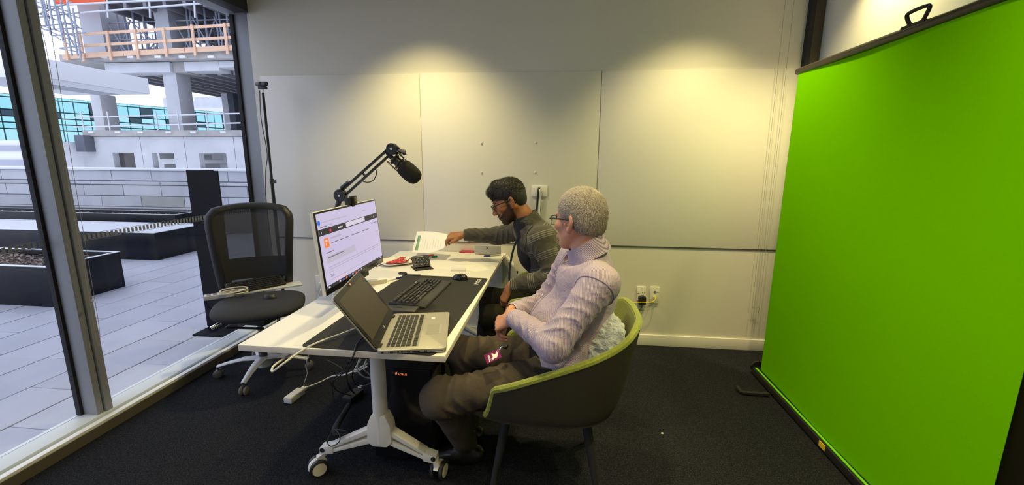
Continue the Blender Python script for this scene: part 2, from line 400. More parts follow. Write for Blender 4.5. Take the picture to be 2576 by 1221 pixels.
# stone block wall
M_st = [mat('stone_%s' % 'abcd'[i], c, 0.85, var=(3.0, tuple(x*0.85 for x in c), 0.4, 0.75, (1, 1, 0.4)), bump=(20, 0.15)) for i, c in enumerate(((0.54, 0.555, 0.60), (0.59, 0.605, 0.64), (0.50, 0.515, 0.55), (0.40, 0.41, 0.39)))]
YS = 7.72
sw = structure(MB().box(-18, -3.2, YS+0.03, YS+0.5, -0.02, 1.225).build('wall_terrace', mat('mortar', (0.25, 0.25, 0.27), 0.9)))
def zs(y): return atY(300, y, YS).z
rows = [(zs(525), zs(520), 9.9), (zs(519.5), zs(493.5), 0.86), (zs(492.5), zs(466), 0.86), (zs(464.5), zs(456), 1.4), (zs(454.5), zs(429), 0.86)]
for ri, (za, zb, L) in enumerate(rows):
    x = -13.8+(0.37*ri % 0.86)
    while x < -3.4:
        l = L*random.uniform(0.9, 1.1); d = -0.012 if ri == 3 else random.uniform(0, 0.006)
        m_ = M_st[3] if (ri == 1 and abs(x+8.55) < 0.45) else M_st[random.randrange(3)]
        MB().box(x, min(x+l, -3.3)-0.008, YS+d, YS+0.06, za+0.003, zb-0.003).build('stone_block', m_, sw, bevel=0.004, seg=1)
        x += l
MB().box(-18, -3.2, YS-0.03, YS+0.5, zs(429)+0.002, zs(423.3)).build('coping', mat('coping_white', (0.76, 0.78, 0.82), 0.5), sw, bevel=0.004)

# black steel post by the glass
tp = thing('steel_post', 'black steel column with base plate standing just outside the window', 'post', (-2.86, 3.28, 0))
M_steel = mat('black_steel', (0.005, 0.006, 0.010), 0.6, spec=0.06)
MB().box(-3.03, -2.925, 3.24, 3.255, 0.012, 1.36).build('flange', M_steel, tp)
MB().box(-2.935, -2.68, 3.15, 3.165, 0.012, 1.36).build('flange', M_steel, tp)
MB().box(-2.935, -2.922, 3.165, 3.40, 0.012, 1.36).build('web', M_steel, tp)
MB().box(-3.0, -2.68, 3.05, 3.44, 0.0, 0.012).build('base_plate', M_steel, tp)

# ================================================================== BUILDING SITE BEYOND
site = structure(MB().box(-80, -4, 12, 90, -6.2, -6).build('ground_site', mat('site_ground', (0.42, 0.42, 0.44), 0.9)))
YF = 14.0
cb = thing('concrete_building', 'unfinished grey concrete building with scaffolding beyond the terrace wall', 'building', (-13, 16, -6))
def X(px, py, y=YF): return atY(px, py, y).x
def Z(px, py, y=YF): return atY(px, py, y).z
# precast wall with openings, one panel between seams
zt, zb = Z(400, 344), -6.0
ops = [(278, 332), (377, 433), (496, 565), (614, 668)]
seams = [186, 347, 458, 583.5, 700]
oz0, oz1 = Z(400, 424), Z(400, 385)
for i in range(4):
    xa, xb = X(seams[i], 360), X(seams[i+1], 360)-0.02
    oa, ob = X(ops[i][0], 400), X(ops[i][1], 400)
    m = MB(); Y0, Y1 = YF+0.1, YF+0.32
    m.box(xa, oa, Y0, Y1, zb, zt); m.box(ob, xb, Y0, Y1, zb, zt); m.box(oa, ob, Y0, Y1, oz1, zt); m.box(oa, ob, Y0, Y1, zb, oz0)
    m.build('wall_panel', M_conc, cb)
MB().prism([(X(186, 386), YF+.1, Z(186, 386)), (X(148, 403), YF+.1, Z(148, 403)), (X(148, 424), YF+.1, zb), (X(186, 424), YF+.1, zb)], (0, .2, 0)).build('wing_wall', M_conc, cb)
MB().box(X(186, 360)+.35, X(231, 360), YF-0.25, YF+0.1, Z(200, 382), Z(200, 341)).build('duct_box', mat('duct_grey', (0.10, 0.115, 0.15), 0.7), cb, bevel=0.01)
MB().box(X(206, 330), -8.2, YF, YF+7, Z(400, 343), Z(400, 327.5)).build('floor_slab', M_concd, cb, bevel=0.01)
for px in (230, 297, 354, 425, 487, 562):
    c = atY(px, 333, YF-0.03); MB().box(c.x-.10, c.x+.10, YF-.06, YF, c.z-.03, c.z+.03).build('cast_plate', mat('plate_white', (0.75, 0.75, 0.76), 0.6), cb)
# columns
def column(pl, pr, back, pyt, pyb, y0):
    xa, xb = X(pl, 280, y0), X(pr, 280, y0); yb = atX(back, 280, xb).y
    MB().box(xa, xb, y0, min(yb, y0+1.6), Z(pl, pyb, y0), Z(pl, pyt, y0)).build('column', M_conc, cb, bevel=0.03)
column(232, 257, 297, 236, 331, 14.4); column(421, 455, 490, 176, 331, 14.4)
# upper slab and beams
xl = X(150, 150)
MB().box(xl, -8.0, YF, YF+2.2, Z(400, 150), Z(400, 131)).build('floor_slab', M_concd, cb, bevel=0.01)
M_beam = mat('beam_pale', (0.65, 0.67, 0.71), 0.8, var=(1.5, (0.58, 0.60, 0.64), 0.4, 0.7))
MB().box(X(244, 165), X(411, 165), YF+.25, YF+.8, Z(330, 180), Z(330, 153)).build('beam', M_beam, cb, bevel=0.03)
MB().box(X(447, 165), X(536, 165), YF+.25, YF+.8, Z(450, 176), Z(450, 151)).build('beam', M_beam, cb, bevel=0.03)
MB().box(X(536, 165), X(640, 165), YF+.25, YF+.8, Z(560, 166), Z(560, 149)).build('beam', M_beam, cb, bevel=0.03)
MB().box(X(411, 165), X(447, 165), YF+.35, YF+1.2, Z(430, 178), Z(430, 150)).build('column_head', M_concd, cb, bevel=0.02)
# ribbed deck soffit
zd = Z(400, 178)
e = atZ(373, 211, zd); xd = e.x
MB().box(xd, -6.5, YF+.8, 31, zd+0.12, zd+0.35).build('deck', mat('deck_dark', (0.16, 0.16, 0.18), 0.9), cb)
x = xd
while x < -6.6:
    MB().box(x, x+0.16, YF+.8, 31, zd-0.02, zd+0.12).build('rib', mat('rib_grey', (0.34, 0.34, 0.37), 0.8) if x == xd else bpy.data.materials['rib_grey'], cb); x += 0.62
c1 = atZ(566, 243, zd); MB().box(c1.x-0.1, -6.5, c1.y, c1.y+0.7, zd-0.8, zd).build('beam', M_concd, cb)
MB().box(X(577, 290, 17), X(592, 290, 17), 17, 17.3, 0, zd-.3).build('steel_column', mat('steel_navy', (0.03, 0.04, 0.07), 0.5), cb)
MB().box(X(560, 290, 17), X(577, 290, 17), 17.05, 17.3, 0, zd-.3).build('column', M_beam, cb)
# pale canopy
xf = atY(375, 217, 11.6).x; za, zb2 = atY(375, 198, 11.6).z, atY(375, 237, 11.6).z
yn = atX(92, 150, xf).y
cn = thing('canopy', 'smooth white flat canopy crossing in front of the concrete columns', 'canopy', (xf-1, 9, zb2))
MB().box(xf-2.6, xf, yn, 11.6, zb2, za).build('fascia', mat('canopy_white', (0.86, 0.87, 0.89), 0.6), cn, bevel=0.01)
MB().box(xf-2.59, xf-0.02, yn+.02, 11.58, zb2-0.012, zb2-0.001).build('soffit', mat('soffit_grey', (0.64, 0.65, 0.68), 0.7), cn)
MB().box(xf-1.6, xf-0.9, yn+.9, yn+2.6, zb2-0.02, zb2-0.013).build('soffit_panel', mat('soffit_panel', (0.32, 0.34, 0.38), 0.6), cn)
# white tube handrail on the lower slab
M_tube = mat('galvanised', (0.62, 0.65, 0.70), 0.4, metal=0.2)
M_tubed = mat('scaffold_tube', (0.33, 0.36, 0.44), 0.5, metal=0.2)
YR = 13.9
for ya, yb in ((293, 284), (317, 308)):
    MB().cyl(atY(186, ya+3, YR), atY(660, yb, YR), 0.024, n=8).build('handrail', M_tube, cb)
for px in (204, 270, 392, 446, 519, 562, 612):
    a = atY(px, 285, YR-.03); b = Vector((a.x, a.y, Z(400, 328))); MB().cyl(b, Vector((a.x, a.y, Z(px, 281, YR))), 0.02, n=8).build('rail_post', M_tube, cb)
# timber edge protection on the upper slab
M_tim = mat('timber', (0.78, 0.52, 0.36), 0.75, var=(4, (0.70, 0.46, 0.31), 0.4, 0.7, (1, 8, 8)))
for (pa, pb, h) in (((212, 86), (600, 61.5), .085), ((212, 115), (600, 93), .085), ((158, 143), (610, 119), .16)):
    for s, e2 in ((0, .35), (.353, .69), (.693, 1)):
        A, B = Vector(atY(*pa, YR)), Vector(atY(*pb, YR))
        MB().beam(A+(B-A)*s, A+(B-A)*e2, 0.04, h).build('timber_rail', M_tim, cb)
for (px, yt, yb) in ((171, 60, 152), (212, 78, 155), (280, 78, 152), (349, 73, 148), (420, 70, 143), (492, 62, 140), (573, 58, 136)):
    a = atY(px, yb, YR-.05); b = atY(px-1.5*(yb-yt)/16, yt, YR-.05)
    MB().beam(a, Vector((a.x, a.y, b.z)), 0.085, 0.045, (0, 1, 0)).build('timber_post', M_tim if px > 300 or px == 171 else M_tim, cb)
for px in (200, 268, 333, 402, 463, 535):
    c = atY(px, 143, YR+.08); MB().box(c.x-.12, c.x+.1, YR, YR+.1, c.z-.05, c.z+.02).build('cast_plate', bpy.data.materials['plate_white'], cb)
# formwork deck overhead, its columns and the scaffold under it
zf = Z(300, 8, 14.6)
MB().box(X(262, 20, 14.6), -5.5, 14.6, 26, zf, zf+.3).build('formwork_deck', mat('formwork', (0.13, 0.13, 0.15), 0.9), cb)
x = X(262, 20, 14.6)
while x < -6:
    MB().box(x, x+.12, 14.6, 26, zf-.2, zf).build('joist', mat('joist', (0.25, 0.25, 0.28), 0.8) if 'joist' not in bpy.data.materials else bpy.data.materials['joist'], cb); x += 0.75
MB().box(X(205, 80, 15), X(258, 80, 15), 15, 16, Z(300, 145), zf+.3).build('column', mat('column_shade', (0.45, 0.47, 0.51), 0.85), cb)
MB().box(X(393, 80, 15), X(428, 80, 15), 15, 16, Z(300, 145), zf).build('column', bpy.data.materials['column_shade'], cb)
sc = thing('scaffolding', 'scaffold of thin steel tubes standing on the upper concrete slab', 'scaffolding', (-13, 17, Z(300, 140)))
z0s = Z(300, 148)
def tube_(a, b, r=0.024, m=None): MB().cyl(a, b, r*1.3, n=6).build('scaffold_tube', m or M_tubed, sc)
for yy in (15.3, 16.6, 18.2):
    for px in (270, 300, 318, 340, 365, 440, 475, 484, 500, 520, 548, 556, 575):
        x = X(px, 80, 15.3)+(yy-15.3)*-0.35
        tube_((x, yy, z0s), (x, yy, zf), 0.022 if yy > 15.5 else 0.026)
    for z in (0.45, 0.95, 1.55, 2.2):
        tube_((X(262, 80, 15.3), yy, z0s+z), (-8.2, yy, z0s+z), 0.018)
    xs = [X(p, 80, 15.3) for p in (270, 330, 440, 490, 545, 590)]
    for a, b in zip(xs[:-1], xs[1:]):
        tube_((a, yy+.05, z0s+.1), (b, yy+.05, zf-.3), 0.018); tube_((b, yy-.05, z0s+.1), (a, yy-.05, zf-.3), 0.018)
# bright rails along the deck edge
for (a, b) in (((150, 13), (640, -12)), ((198, 33), (640, -2))):
    MB().cyl(atY(*a, 14.3), atY(*b, 14.3), 0.035, n=8).build('guard_tube', M_tube, sc)
for px in (168, 268, 374, 487, 590):
    MB().cyl(atY(px+4, 45, 14.32), atY(px, -30, 14.32), 0.03, n=8).build('guard_post', M_tube, sc)
MB().box(X(138, 0, 14.5), X(268, 0, 14.5), 14.45, 14.5, Z(200, 9, 14.5), Z(200, -40, 14.5)).build('orange_sheet', mat('orange_sheet', (0.75, 0.10, 0.03), 0.7), sc)
# stair scaffold at the left, against the sky
YT = 13.2
for (a, b) in (((88, -10), (97, 70)), ((107, -10), (130, 88)), ((133, -10), (165, 100)), ((120, -10), (137, 75)), ((150, -10), (186, 140)), ((100, -20), (118, 66)), ((145, 18), (160, 84)), ((183, 20), (203, 150)), ((170, 5), (198, 140))):
    A, B = atY(*a, YT), atY(*b, YT); tube_(A, Vector((B.x*0.5+A.x*0.5, YT, B.z)), 0.02)
for (a, b) in (((84, 12), (200, 45)), ((84, 30), (205, 72)), ((96, 66), (190, 58)), ((84, 2), (175, 30)), ((98, 68), (205, 112)), ((130, 90), (215, 82)), ((140, 92), (208, 132)), ((150, 121), (205, 116)), ((150, 122), (210, 133)), ((86, 40), (180, 5)), ((110, 75), (200, 70)), ((85, 58), (190, 92)), ((155, 25), (202, 72)), ((165, 75), (195, 130)), ((84, 20), (150, 15)), ((84, 45), (200, 32))):
    tube_(atY(*a, YT+.1), atY(*b, YT+.1), 0.015)
# things inside the openings
MB().box(-19, -8, 18.5, 18.7, -6, 2.0).build('white_backing', mat('white_render', (0.80, 0.81, 0.84), 0.8), cb)  # white sheet added behind the openings so they show bright, not grey
for (pa, pb, ya, yb) in ((402, 440, 386, 401), (497, 534, 388, 402), (410, 440, 413, 424), (505, 552, 411, 424)):
    MB().box(X(pa, 400, 16), X(pb, 400, 16), 16, 16.6, Z(400, yb, 16), Z(400, ya, 16)).build('air_duct', mat('duct_pale', (0.6, 0.61, 0.63), 0.6) if 'duct_pale' not in bpy.data.materials else bpy.data.materials['duct_pale'], cb, bevel=0.02)
MB().box(X(287, 400, 14.6), X(313, 400, 14.6), 14.6, 15.0, -3, 2).build('pier', M_concd, cb)

# teal glazed building further back
A0 = Vector(atY(230, 254, 24.0)); B0 = Vector(atZ(550, 282, A0.z)); d0 = (B0-A0); d0.z = 0; d0.normalize()
nrm = Vector((d0.y, -d0.x, 0))
def onplane(px, py):
    d = _ray(px, py); o = Vector((0, 0, CAM_H)); t = (A0-o).dot(nrm)/d.dot(nrm); return o+d*t
def ps(px, py): return (onplane(px, py)-A0).dot(d0)
zr = [onplane(165, y).z for y in (248, 255.5, 284.5, 300, 314.6, 329.5, 359.8, 371.5, 386, 399)]
cols = [ps(p, 290) for p in (-75, -35, 3, 42, 81, 118, 153, 189, 227, 259, 291, 324, 354, 385, 415, 444, 470, 493, 515, 538, 558, 578, 598, 616, 634)]
tb = thing('office_building', 'long teal glazed office building seen behind the concrete columns', 'building', A0)
th0 = math.atan2(d0.y, d0.x)
MB(frame(A0, d0, (-d0.y, d0.x, 0))).box(cols[0], cols[-1], 0.25, 6, -8-A0.z, zr[0]-A0.z+0.02).build('building_core', mat('core_dark', (0.10, 0.14, 0.16), 0.5), tb)
M_teal = [mat('teal_panel_%s' % 'abc'[i], c, 0.25, spec=0.6) for i, c in enumerate(((0.46, 0.90, 0.87), (0.52, 0.93, 0.91), (0.40, 0.84, 0.83)))]
M_dkwin = mat('dark_window', (0.05, 0.09, 0.11), 0.12, spec=0.8)
Fm = frame(A0, d0, (-d0.y, d0.x, 0))
for i in range(len(cols)-1):
    for j in range(len(zr)-1):
        dark = (j == 2 and i % 3 != 0) or (j == 6 and i % 5 != 2); w0, w1 = cols[i]+.03, cols[i+1]-.03; hi, lo = zr[j]-A0.z-.03, zr[j+1]-A0.z+.03
        if j == 1 and i % 4 == 0: dark = True
        if j == 2 and i % 3 == 1: lo2 = lo+(hi-lo)*0.45; dark = False
        mt = M_dkwin if dark else M_teal[(i*3+j*5) % 3]
        MB(Fm).box(w0, w1, 0.0, 0.2, lo, hi).build('glass_panel', mt, tb)
MB(Fm).box(cols[0], cols[3]-1, -0.6, 0.1, zr[0]-A0.z+.25, zr[0]-A0.z+2.6).build('louvre_bank', mat('louvre_grey', (0.45, 0.46, 0.50), 0.5), tb)
for k in range(6):
    MB(Fm).box(cols[0], cols[3]-1, -0.75, -0.6, zr[0]-A0.z+.3+k*.38, zr[0]-A0.z+.5+k*.38).build('louvre_blade', mat('louvre_white', (0.74, 0.75, 0.78), 0.5) if k == 0 else bpy.data.materials['louvre_white'], tb)
lw = thing('low_building', 'low white building with two grey bands, left of the near mullion', 'building', (-26, 13, -6))
xr_ = X(75, 390, 12.5)
MB().box(-36, xr_, 12.5, 14.5, -6, Z(20, 353, 12.5)).build('wall', mat('white_render_b', (0.78, 0.79, 0.82), 0.7), lw)
for ya, yb in ((380, 366), (417, 402)):
    MB().box(-36, xr_, 12.46, 12.5, Z(20, ya, 12.5), Z(20, yb, 12.5)).build('band', mat('band_grey', (0.38, 0.40, 0.48), 0.6) if ya == 380 else bpy.data.materials['band_grey'], lw)
pb_ = thing('plant_room', 'pale grey rooftop plant room in the far distance', 'building', (-24, 40, -6))
MB().box(X(410, 255, 42), X(440, 255, 42), 42, 46, -6, Z(420, 246, 42)).build('wall', M_beam, pb_)
MB().box(X(489, 255, 40), X(562, 255, 40), 40, 46, -6, Z(520, 244, 40)).build('wall', M_beam, pb_)
MB().box(X(489, 255, 40)-.2, X(570, 255, 40), 39.9, 40, Z(520, 283, 40), Z(520, 273, 40)).build('parapet', bpy.data.materials['white_render'], pb_)
# ================================================================== OWN BUILDING SEEN FROM OUTSIDE (shades the terrace)
structure(MB().box(-2.62, 12, -25, 40, CEIL+0.12, 11).build('wall_facade', mat('facade', (0.30, 0.30, 0.32), 0.8)))
structure(MB().box(-2.5, 12, YB+0.15, 40, -0.3, CEIL+0.1).build('wall_facade', bpy.data.materials['facade']))

# ================================================================== TABLE
TX0, TX1, TY0, TY1, TZ, TT = -1.248, -0.407, 1.463, 3.243, 0.735, 0.0266
tab = thing('folding_table', 'long white table on a wheeled T-leg frame with desk mat and monitor', 'table', ((TX0+TX1)/2, (TY0+TY1)/2, 0))
MB().box(TX0, TX1, TY0, TY1, TZ-TT+0.0015, TZ-0.0008).build('edge_band', M_edge, tab, bevel=0.0008)
MB().box(TX0+0.0006, TX1-0.0006, TY0+0.0006, TY1-0.0006, TZ-0.003, TZ).build('tabletop', M_white, tab, bevel=0.0006)
M_tyre = mat('caster_tyre', (0.02, 0.02, 0.02), 0.45)
M_cream = mat('caster_cap', (0.66, 0.61, 0.50), 0.45)
def caster(parent, x, y, ang, brake=False):
    t = MB().cyl((x, y, 0.088), (x, y, 0.122), 0.013, n=14)
    hx, hy = math.cos(ang), math.sin(ang)            # rolling direction
    ax = Vector((-hy, hx, 0)); c = Vector((x-hx*0.028, y-hy*0.028, 0.042))
    fork = t
    fork.beam(Vector((x, y, 0.088)), c+Vector((0, 0, 0.036)), 0.03, 0.024, ax)
    arc = [c+(Vector((hx, hy, 0))*math.sin(a)+Vector((0, 0, 1))*math.cos(a))*0.041 for a in np.linspace(-1.7, 1.1, 12)]
    fork.tube(arc, [(0.012, 0.004)]*12, 8, flat=ax)
    f = fork.build('caster', M_wmetal, parent)
    for s in (1, -1):
        MB().lathe([(0.0, -0.009), (0.036, -0.009), (0.042, -0.006), (0.042, 0.006), (0.036, 0.009), (0, 0.009)], c+ax*0.022*s, ax, 28).build('wheel', M_tyre, f)
        MB().lathe([(0.0, 0.0075), (0.030, 0.0085), (0.031, 0.010), (0, 0.0115)], c+ax*0.022*s, ax*s, 24).build('wheel_cap', M_cream, f)
    return f
def tleg(yc, brake):
    xc = -0.775
    MB().tube([(xc, yc, 0.19), (xc, yc, TZ-TT-0.02)], 0.033, 24).build('leg_column', M_wmetal, tab)
    m = MB(); m.box(xc-0.28, xc+0.28, yc-0.035, yc+0.035, TZ-TT-0.022, TZ-TT); m.build('support_bar', M_wmetal, tab, bevel=0.004)
    # slotted foot of two cast arms
    m = MB()
    def bar(s, z0a, z0b, h0, h1, x0, x1):
        x0, x1 = x0*(1.02 if s < 0 else .885), x1*(1.02 if s < 0 else .885)
        a = [(xc+s*x0, yc-0.025, z0a-h0/2), (xc+s*x1, yc-0.022, z0b-h1/2), (xc+s*x1, yc-0.022, z0b+h1/2), (xc+s*x0, yc-0.025, z0a+h0/2)]
        m.prism(a, (0, 0.048, 0))
    for s in (-1, 1):
        bar(s, 0.262, 0.150, 0.030, 0.018, 0.02, 0.235)      # upper rail
        bar(s, 0.205, 0.128, 0.028, 0.016, 0.03, 0.235)      # lower rail
        bar(s, 0.139, 0.122, 0.042, 0.036, 0.225, 0.292)
    m.build('foot', M_wmetal, tab, bevel=0.004)
    MB().prism([(xc+x, yc-0.032, z) for x, z in ((-.033, .335), (.033, .335), (.055, .285), (.060, .200), (.034, .176), (-.034, .176), (-.060, .200), (-.055, .285))], (0, .064, 0)).build('hub', M_wmetal, tab, bevel=0.010)
    for s in (-1, 1):
        MB().lathe([(0, 0), (0.0115, 0), (0.0115, 0.002), (0, 0.002)], (xc+s*(0.283 if s < 0 else 0.246), yc-0.0225, 0.131), (0, -1, 0), 16).build('bolt_cap', M_blackm, tab)
    caster(tab, xc-0.290, yc, math.radians(40)); caster(tab, xc+0.252, yc, math.radians(-100))
tleg(1.685, True); tleg(3.02, False)

# second low white table end against the wall, with folded flap
led = thing('side_table', 'narrow white table edge between the long table and the back wall', 'table', (-0.75, 3.29, 0))
MB().box(-1.20, -0.400, 3.255, 3.322, 0.700, 0.724).build('tabletop', M_white, led, bevel=0.001)
for x in (-1.15, -0.45):
    MB().box(x-0.02, x+0.02, 3.275, 3.312, 0.0, 0.70).build('leg', M_wmetal, led)
fl = tag(MB().prism([(-0.392, 3.235, 0.722), (-0.335, 3.235, 0.645), (-0.335, 3.235, 0.63), (-0.398, 3.235, 0.70)], (0, 0.08, 0)).build('table_flap', M_white, bevel=0.001), 'small white sloping flap hanging at the far right corner of the long table', 'flap')
mp = thing('metal_plate', 'silver grey plate with a small dark mark standing at the back of the table', 'plate', (-0.52, 3.23, TZ))
MB().box(-0.632, -0.427, 3.205, 3.213, TZ, 0.805).build('plate', mat('brushed_silver', (0.45, 0.44, 0.42), 0.45, metal=0.35), mp, bevel=0.001)
MB().lathe([(0, 0), (0.006, 0), (0.006, 0.001), (0, 0.001)], (-0.535, 3.2045, 0.788), (0, -1, 0), 10).build('mark', M_dkgrey, mp)
MB().box(-0.60, -0.46, 3.205, 3.245, TZ, TZ+0.004).build('foot', bpy.data.materials['brushed_silver'], mp)

# ------------------------------------------------------------------ desk mat
Mm = frame((-0.705, 2.005, TZ), (0.9995, -0.028, 0), (0.028, 0.9995, 0))
mt = thing('desk_mat', 'large black desk mat with white lettering under keyboard and laptop', 'mat', (-0.705, 2.005, TZ))
def rrect(w, h, r, n=6):
    P = []
    for (sx, sy, a0) in ((1, 1, 0), (-1, 1, 90), (-1, -1, 180), (1, -1, 270)):
        for k in range(n+1):
            a = math.radians(a0+90*k/n); P.append((sx*(w/2-r)+r*math.cos(a), sy*(h/2-r)+r*math.sin(a)))
    return P
MB(Mm).prism([(x, y, 0.0003) for x, y in rrect(0.548, 1.075, 0.025)], (0, 0, 0.0025)).build('mat_sheet', mat('mat_cloth', (0.014, 0.014, 0.015), 0.85, bump=(400, 0.2)), mt)
M_print = mat('white_print', (0.75, 0.74, 0.70), 0.6)
text('mat_lettering', 'PUDGE', M_print, mt, Mm @ Matrix.Translation((0.228, 0.455, 0.003)) @ Matrix.Rotation(math.radians(90), 4, 'Z'), 0.036)

# ------------------------------------------------------------------ monitor
P0 = Vector((-1.035, 1.765, 0.845)); MW, MH = 0.672, 0.385
r_ = Vector((-0.018, 1, 0)).normalized(); u_ = Vector((-0.085, 0, 1)).normalized(); n_ = r_.cross(u_).normalized()
Mo = frame(P0, r_, u_, n_)
mon = thing('monitor', 'wide black monitor with white back showing a web page, on the left of the table', 'monitor', (-1.15, 2.11, TZ))
MB(Mo).box(0, MW, 0, MH, -0.020, -0.002).build('back_shell', M_white, mon, bevel=0.004)
MB(Mo).box(0.002, MW-0.002, 0.002, MH-0.002, -0.003, 0.002).build('bezel', M_blackg, mon, bevel=0.001)
M_scr = mat('screen_lit', (0.02, 0.02, 0.02), 0.25, emit=((0.62, 0.55, 0.78), 0.92))
sx0, sx1, sy0, sy1 = 0.012, MW-0.008, 0.028, MH-0.010
scr = MB(Mo).box(sx0, sx1, sy0, sy1, 0.002, 0.0024).build('screen', M_scr, mon)
def emit(n, c, s=1.0):
    return bpy.data.materials.get(n) or mat(n, tuple(x*0.2 for x in c), 0.4, emit=(c, s))
SW, SH = sx1-sx0, sy1-sy0
def sr(name, x, y, w, h, m, lift=0.0026):      # x,y from top left in screen fractions
    return MB(Mo).box(sx0+x*SW, sx0+(x+w)*SW, sy1-(y+h)*SH, sy1-y*SH, lift-0.0002, lift).build(name, m, scr)
E_dk = emit('px_dark', (0.025, 0.025, 0.028)); E_gr = emit('px_grey', (0.40, 0.36, 0.48)); E_tx = emit('px_text', (0.16, 0.14, 0.19)); E_lt = emit('px_light', (0.62, 0.56, 0.70))
E_or = emit('px_orange', (0.9, 0.20, 0.03)); E_rd = emit('px_red', (0.7, 0.03, 0.06)); E_bl = emit('px_blue', (0.05, 0.16, 0.6)); E_pk = emit('px_pink', (0.72, 0.48, 0.62)); E_ban = emit('px_banner', (0.46, 0.42, 0.55))
sr('title_bar', 0, 0.205, 1, 0.085, E_dk); sr('search_box', 0.40, 0.212, 0.34, 0.066, E_lt, 0.0029)
sr('address_line', 0.05, 0.115, 0.38, 0.010, E_gr); sr('address_line', 0.10, 0.165, 0.10, 0.012, E_gr); sr('tab_text', 0.72, 0.10, 0.06, 0.018, E_gr)
sr('bookmark', 0.035, 0.172, 0.09, 0.012, E_tx); sr('menu_icon', 0.03, 0.235, 0.012, 0.03, E_gr, 0.0029)
MB(Mo).lathe([(0, 0), (0.012, 0), (0.012, 0.0003), (0, 0.0003)], Mo.inverted() @ (Mo @ Vector((sx0+0.022*SW, sy1-0.12*SH, 0.0026))), (0, 0, 1), 16).build('browser_icon', E_bl, scr)
MB(Mo).lathe([(0, 0), (0.009, 0), (0.009, 0.0003), (0, 0.0003)], (sx0+0.16*SW, sy1-0.25*SH, 0.0029), (0, 0, 1), 5).build('red_logo', E_rd, scr)
sr('name_text', 0.275, 0.238, 0.07, 0.022, E_lt, 0.0029)
for xx in (0.88, 0.92, 0.97): sr('bar_icon', xx, 0.238, 0.012, 0.02, E_gr, 0.0029)
sr('orange_badge', 0.055, 0.335, 0.062, 0.125, E_or); sr('badge_mark', 0.073, 0.355, 0.025, 0.03, E_lt, 0.0029); sr('badge_mark', 0.071, 0.40, 0.012, 0.035, E_lt, 0.0029)
sr('page_title', 0.145, 0.345, 0.16, 0.022, E_gr)
for (x, w) in ((0.145, 0.03), (0.20, 0.05), (0.275, 0.06), (0.36, 0.06), (0.47, 0.16), (0.67, 0.12)): sr('nav_item', x, 0.415, w, 0.011, E_tx)
sr('link_text', 0.86, 0.345, 0.05, 0.011, E_tx); sr('link_text', 0.92, 0.345, 0.06, 0.011, E_tx); sr('link_text', 0.92, 0.50, 0.07, 0.011, E_gr)
sr('crumb', 0.06, 0.525, 0.11, 0.012, E_tx); sr('banner', 0.05, 0.575, 0.45, 0.095, E_ban); sr('banner_text', 0.075, 0.592, 0.24, 0.014, E_tx, 0.0029)
y = 0.725
for w in (0.905, 0.90, 0.06): sr('paragraph_line', 0.065, y, w, 0.010, E_gr); y += 0.032
text('heading', 'Task', E_tx, scr, Mo @ Matrix.Translation((sx0+0.095*SW, sy1-0.845*SH, 0.0029)), 0.020, 0.0001)
sr('paragraph_line', 0.07, 0.895, 0.60, 0.007, E_gr)
for i in range(3): sr('link_line', 0.10, 0.915+i*0.013, 0.24-0.03*i, 0.005, E_pk)
sr('task_bar', 0, 0.955, 1, 0.045, E_dk)
for i, e in enumerate((E_lt, E_dk, E_dk, E_lt, E_bl, E_or, E_bl, E_lt, E_rd, E_gr, E_gr)): sr('task_icon', 0.02+i*0.052, 0.966, 0.022, 0.024, e, 0.0029)
sr('clock', 0.93, 0.966, 0.05, 0.02, E_gr, 0.0029)
MB(Mo).box(0.27, 0.46, -0.022, 0.01, -0.045, 0.000).build('speaker_bar', M_black, mon, bevel=0.004)
c = Vector((-1.155, 2.11, TZ))
MB().tube([c+Vector((-0.02, 0, 0.012)), c+Vector((-0.02, 0, 0.20)), c+Vector((0.02, 0, 0.27))], 0.024, 16).build('stand_neck', M_alu, mon)
MB().prism([(c.x+x*0.8, c.y+y_, TZ) for x, y_ in rrect(0.20, 0.30, 0.07)], (0, 0, 0.010)).build('stand_base', mat('stand_silver', (0.62, 0.63, 0.64), 0.35, metal=0.2), mon, bevel=0.002)
# webcam on the monitor's top edge
Mt = frame(P0+u_*MH+r_*0.375, r_, u_, n_)
wc = thing('webcam', 'small black webcam with square grey lens cover clipped on the monitor top', 'webcam', Mt.translation)
MB(Mt).box(-0.042, 0.020, 0.002, 0.036, -0.018, 0.010).build('body', M_black, wc, bevel=0.005)
MB(Mt).box(-0.018, 0.026, 0.000, 0.042, -0.004, 0.022).build('lens_block', M_black, wc, bevel=0.006)
MB(Mt).box(-0.012, 0.021, 0.006, 0.036, 0.0215, 0.0235).build('lens_cover', mat('lens_cover', (0.16, 0.13, 0.10), 0.4), wc, bevel=0.003)
MB(Mt).box(-0.012, 0.018, -0.014, 0.003, 0.003, 0.010).build('clip', M_black, wc, bevel=0.003)
MB(Mt).box(-0.010, 0.015, -0.03, 0.003, -0.034, -0.026).build('clip', M_black, wc, bevel=0.003)

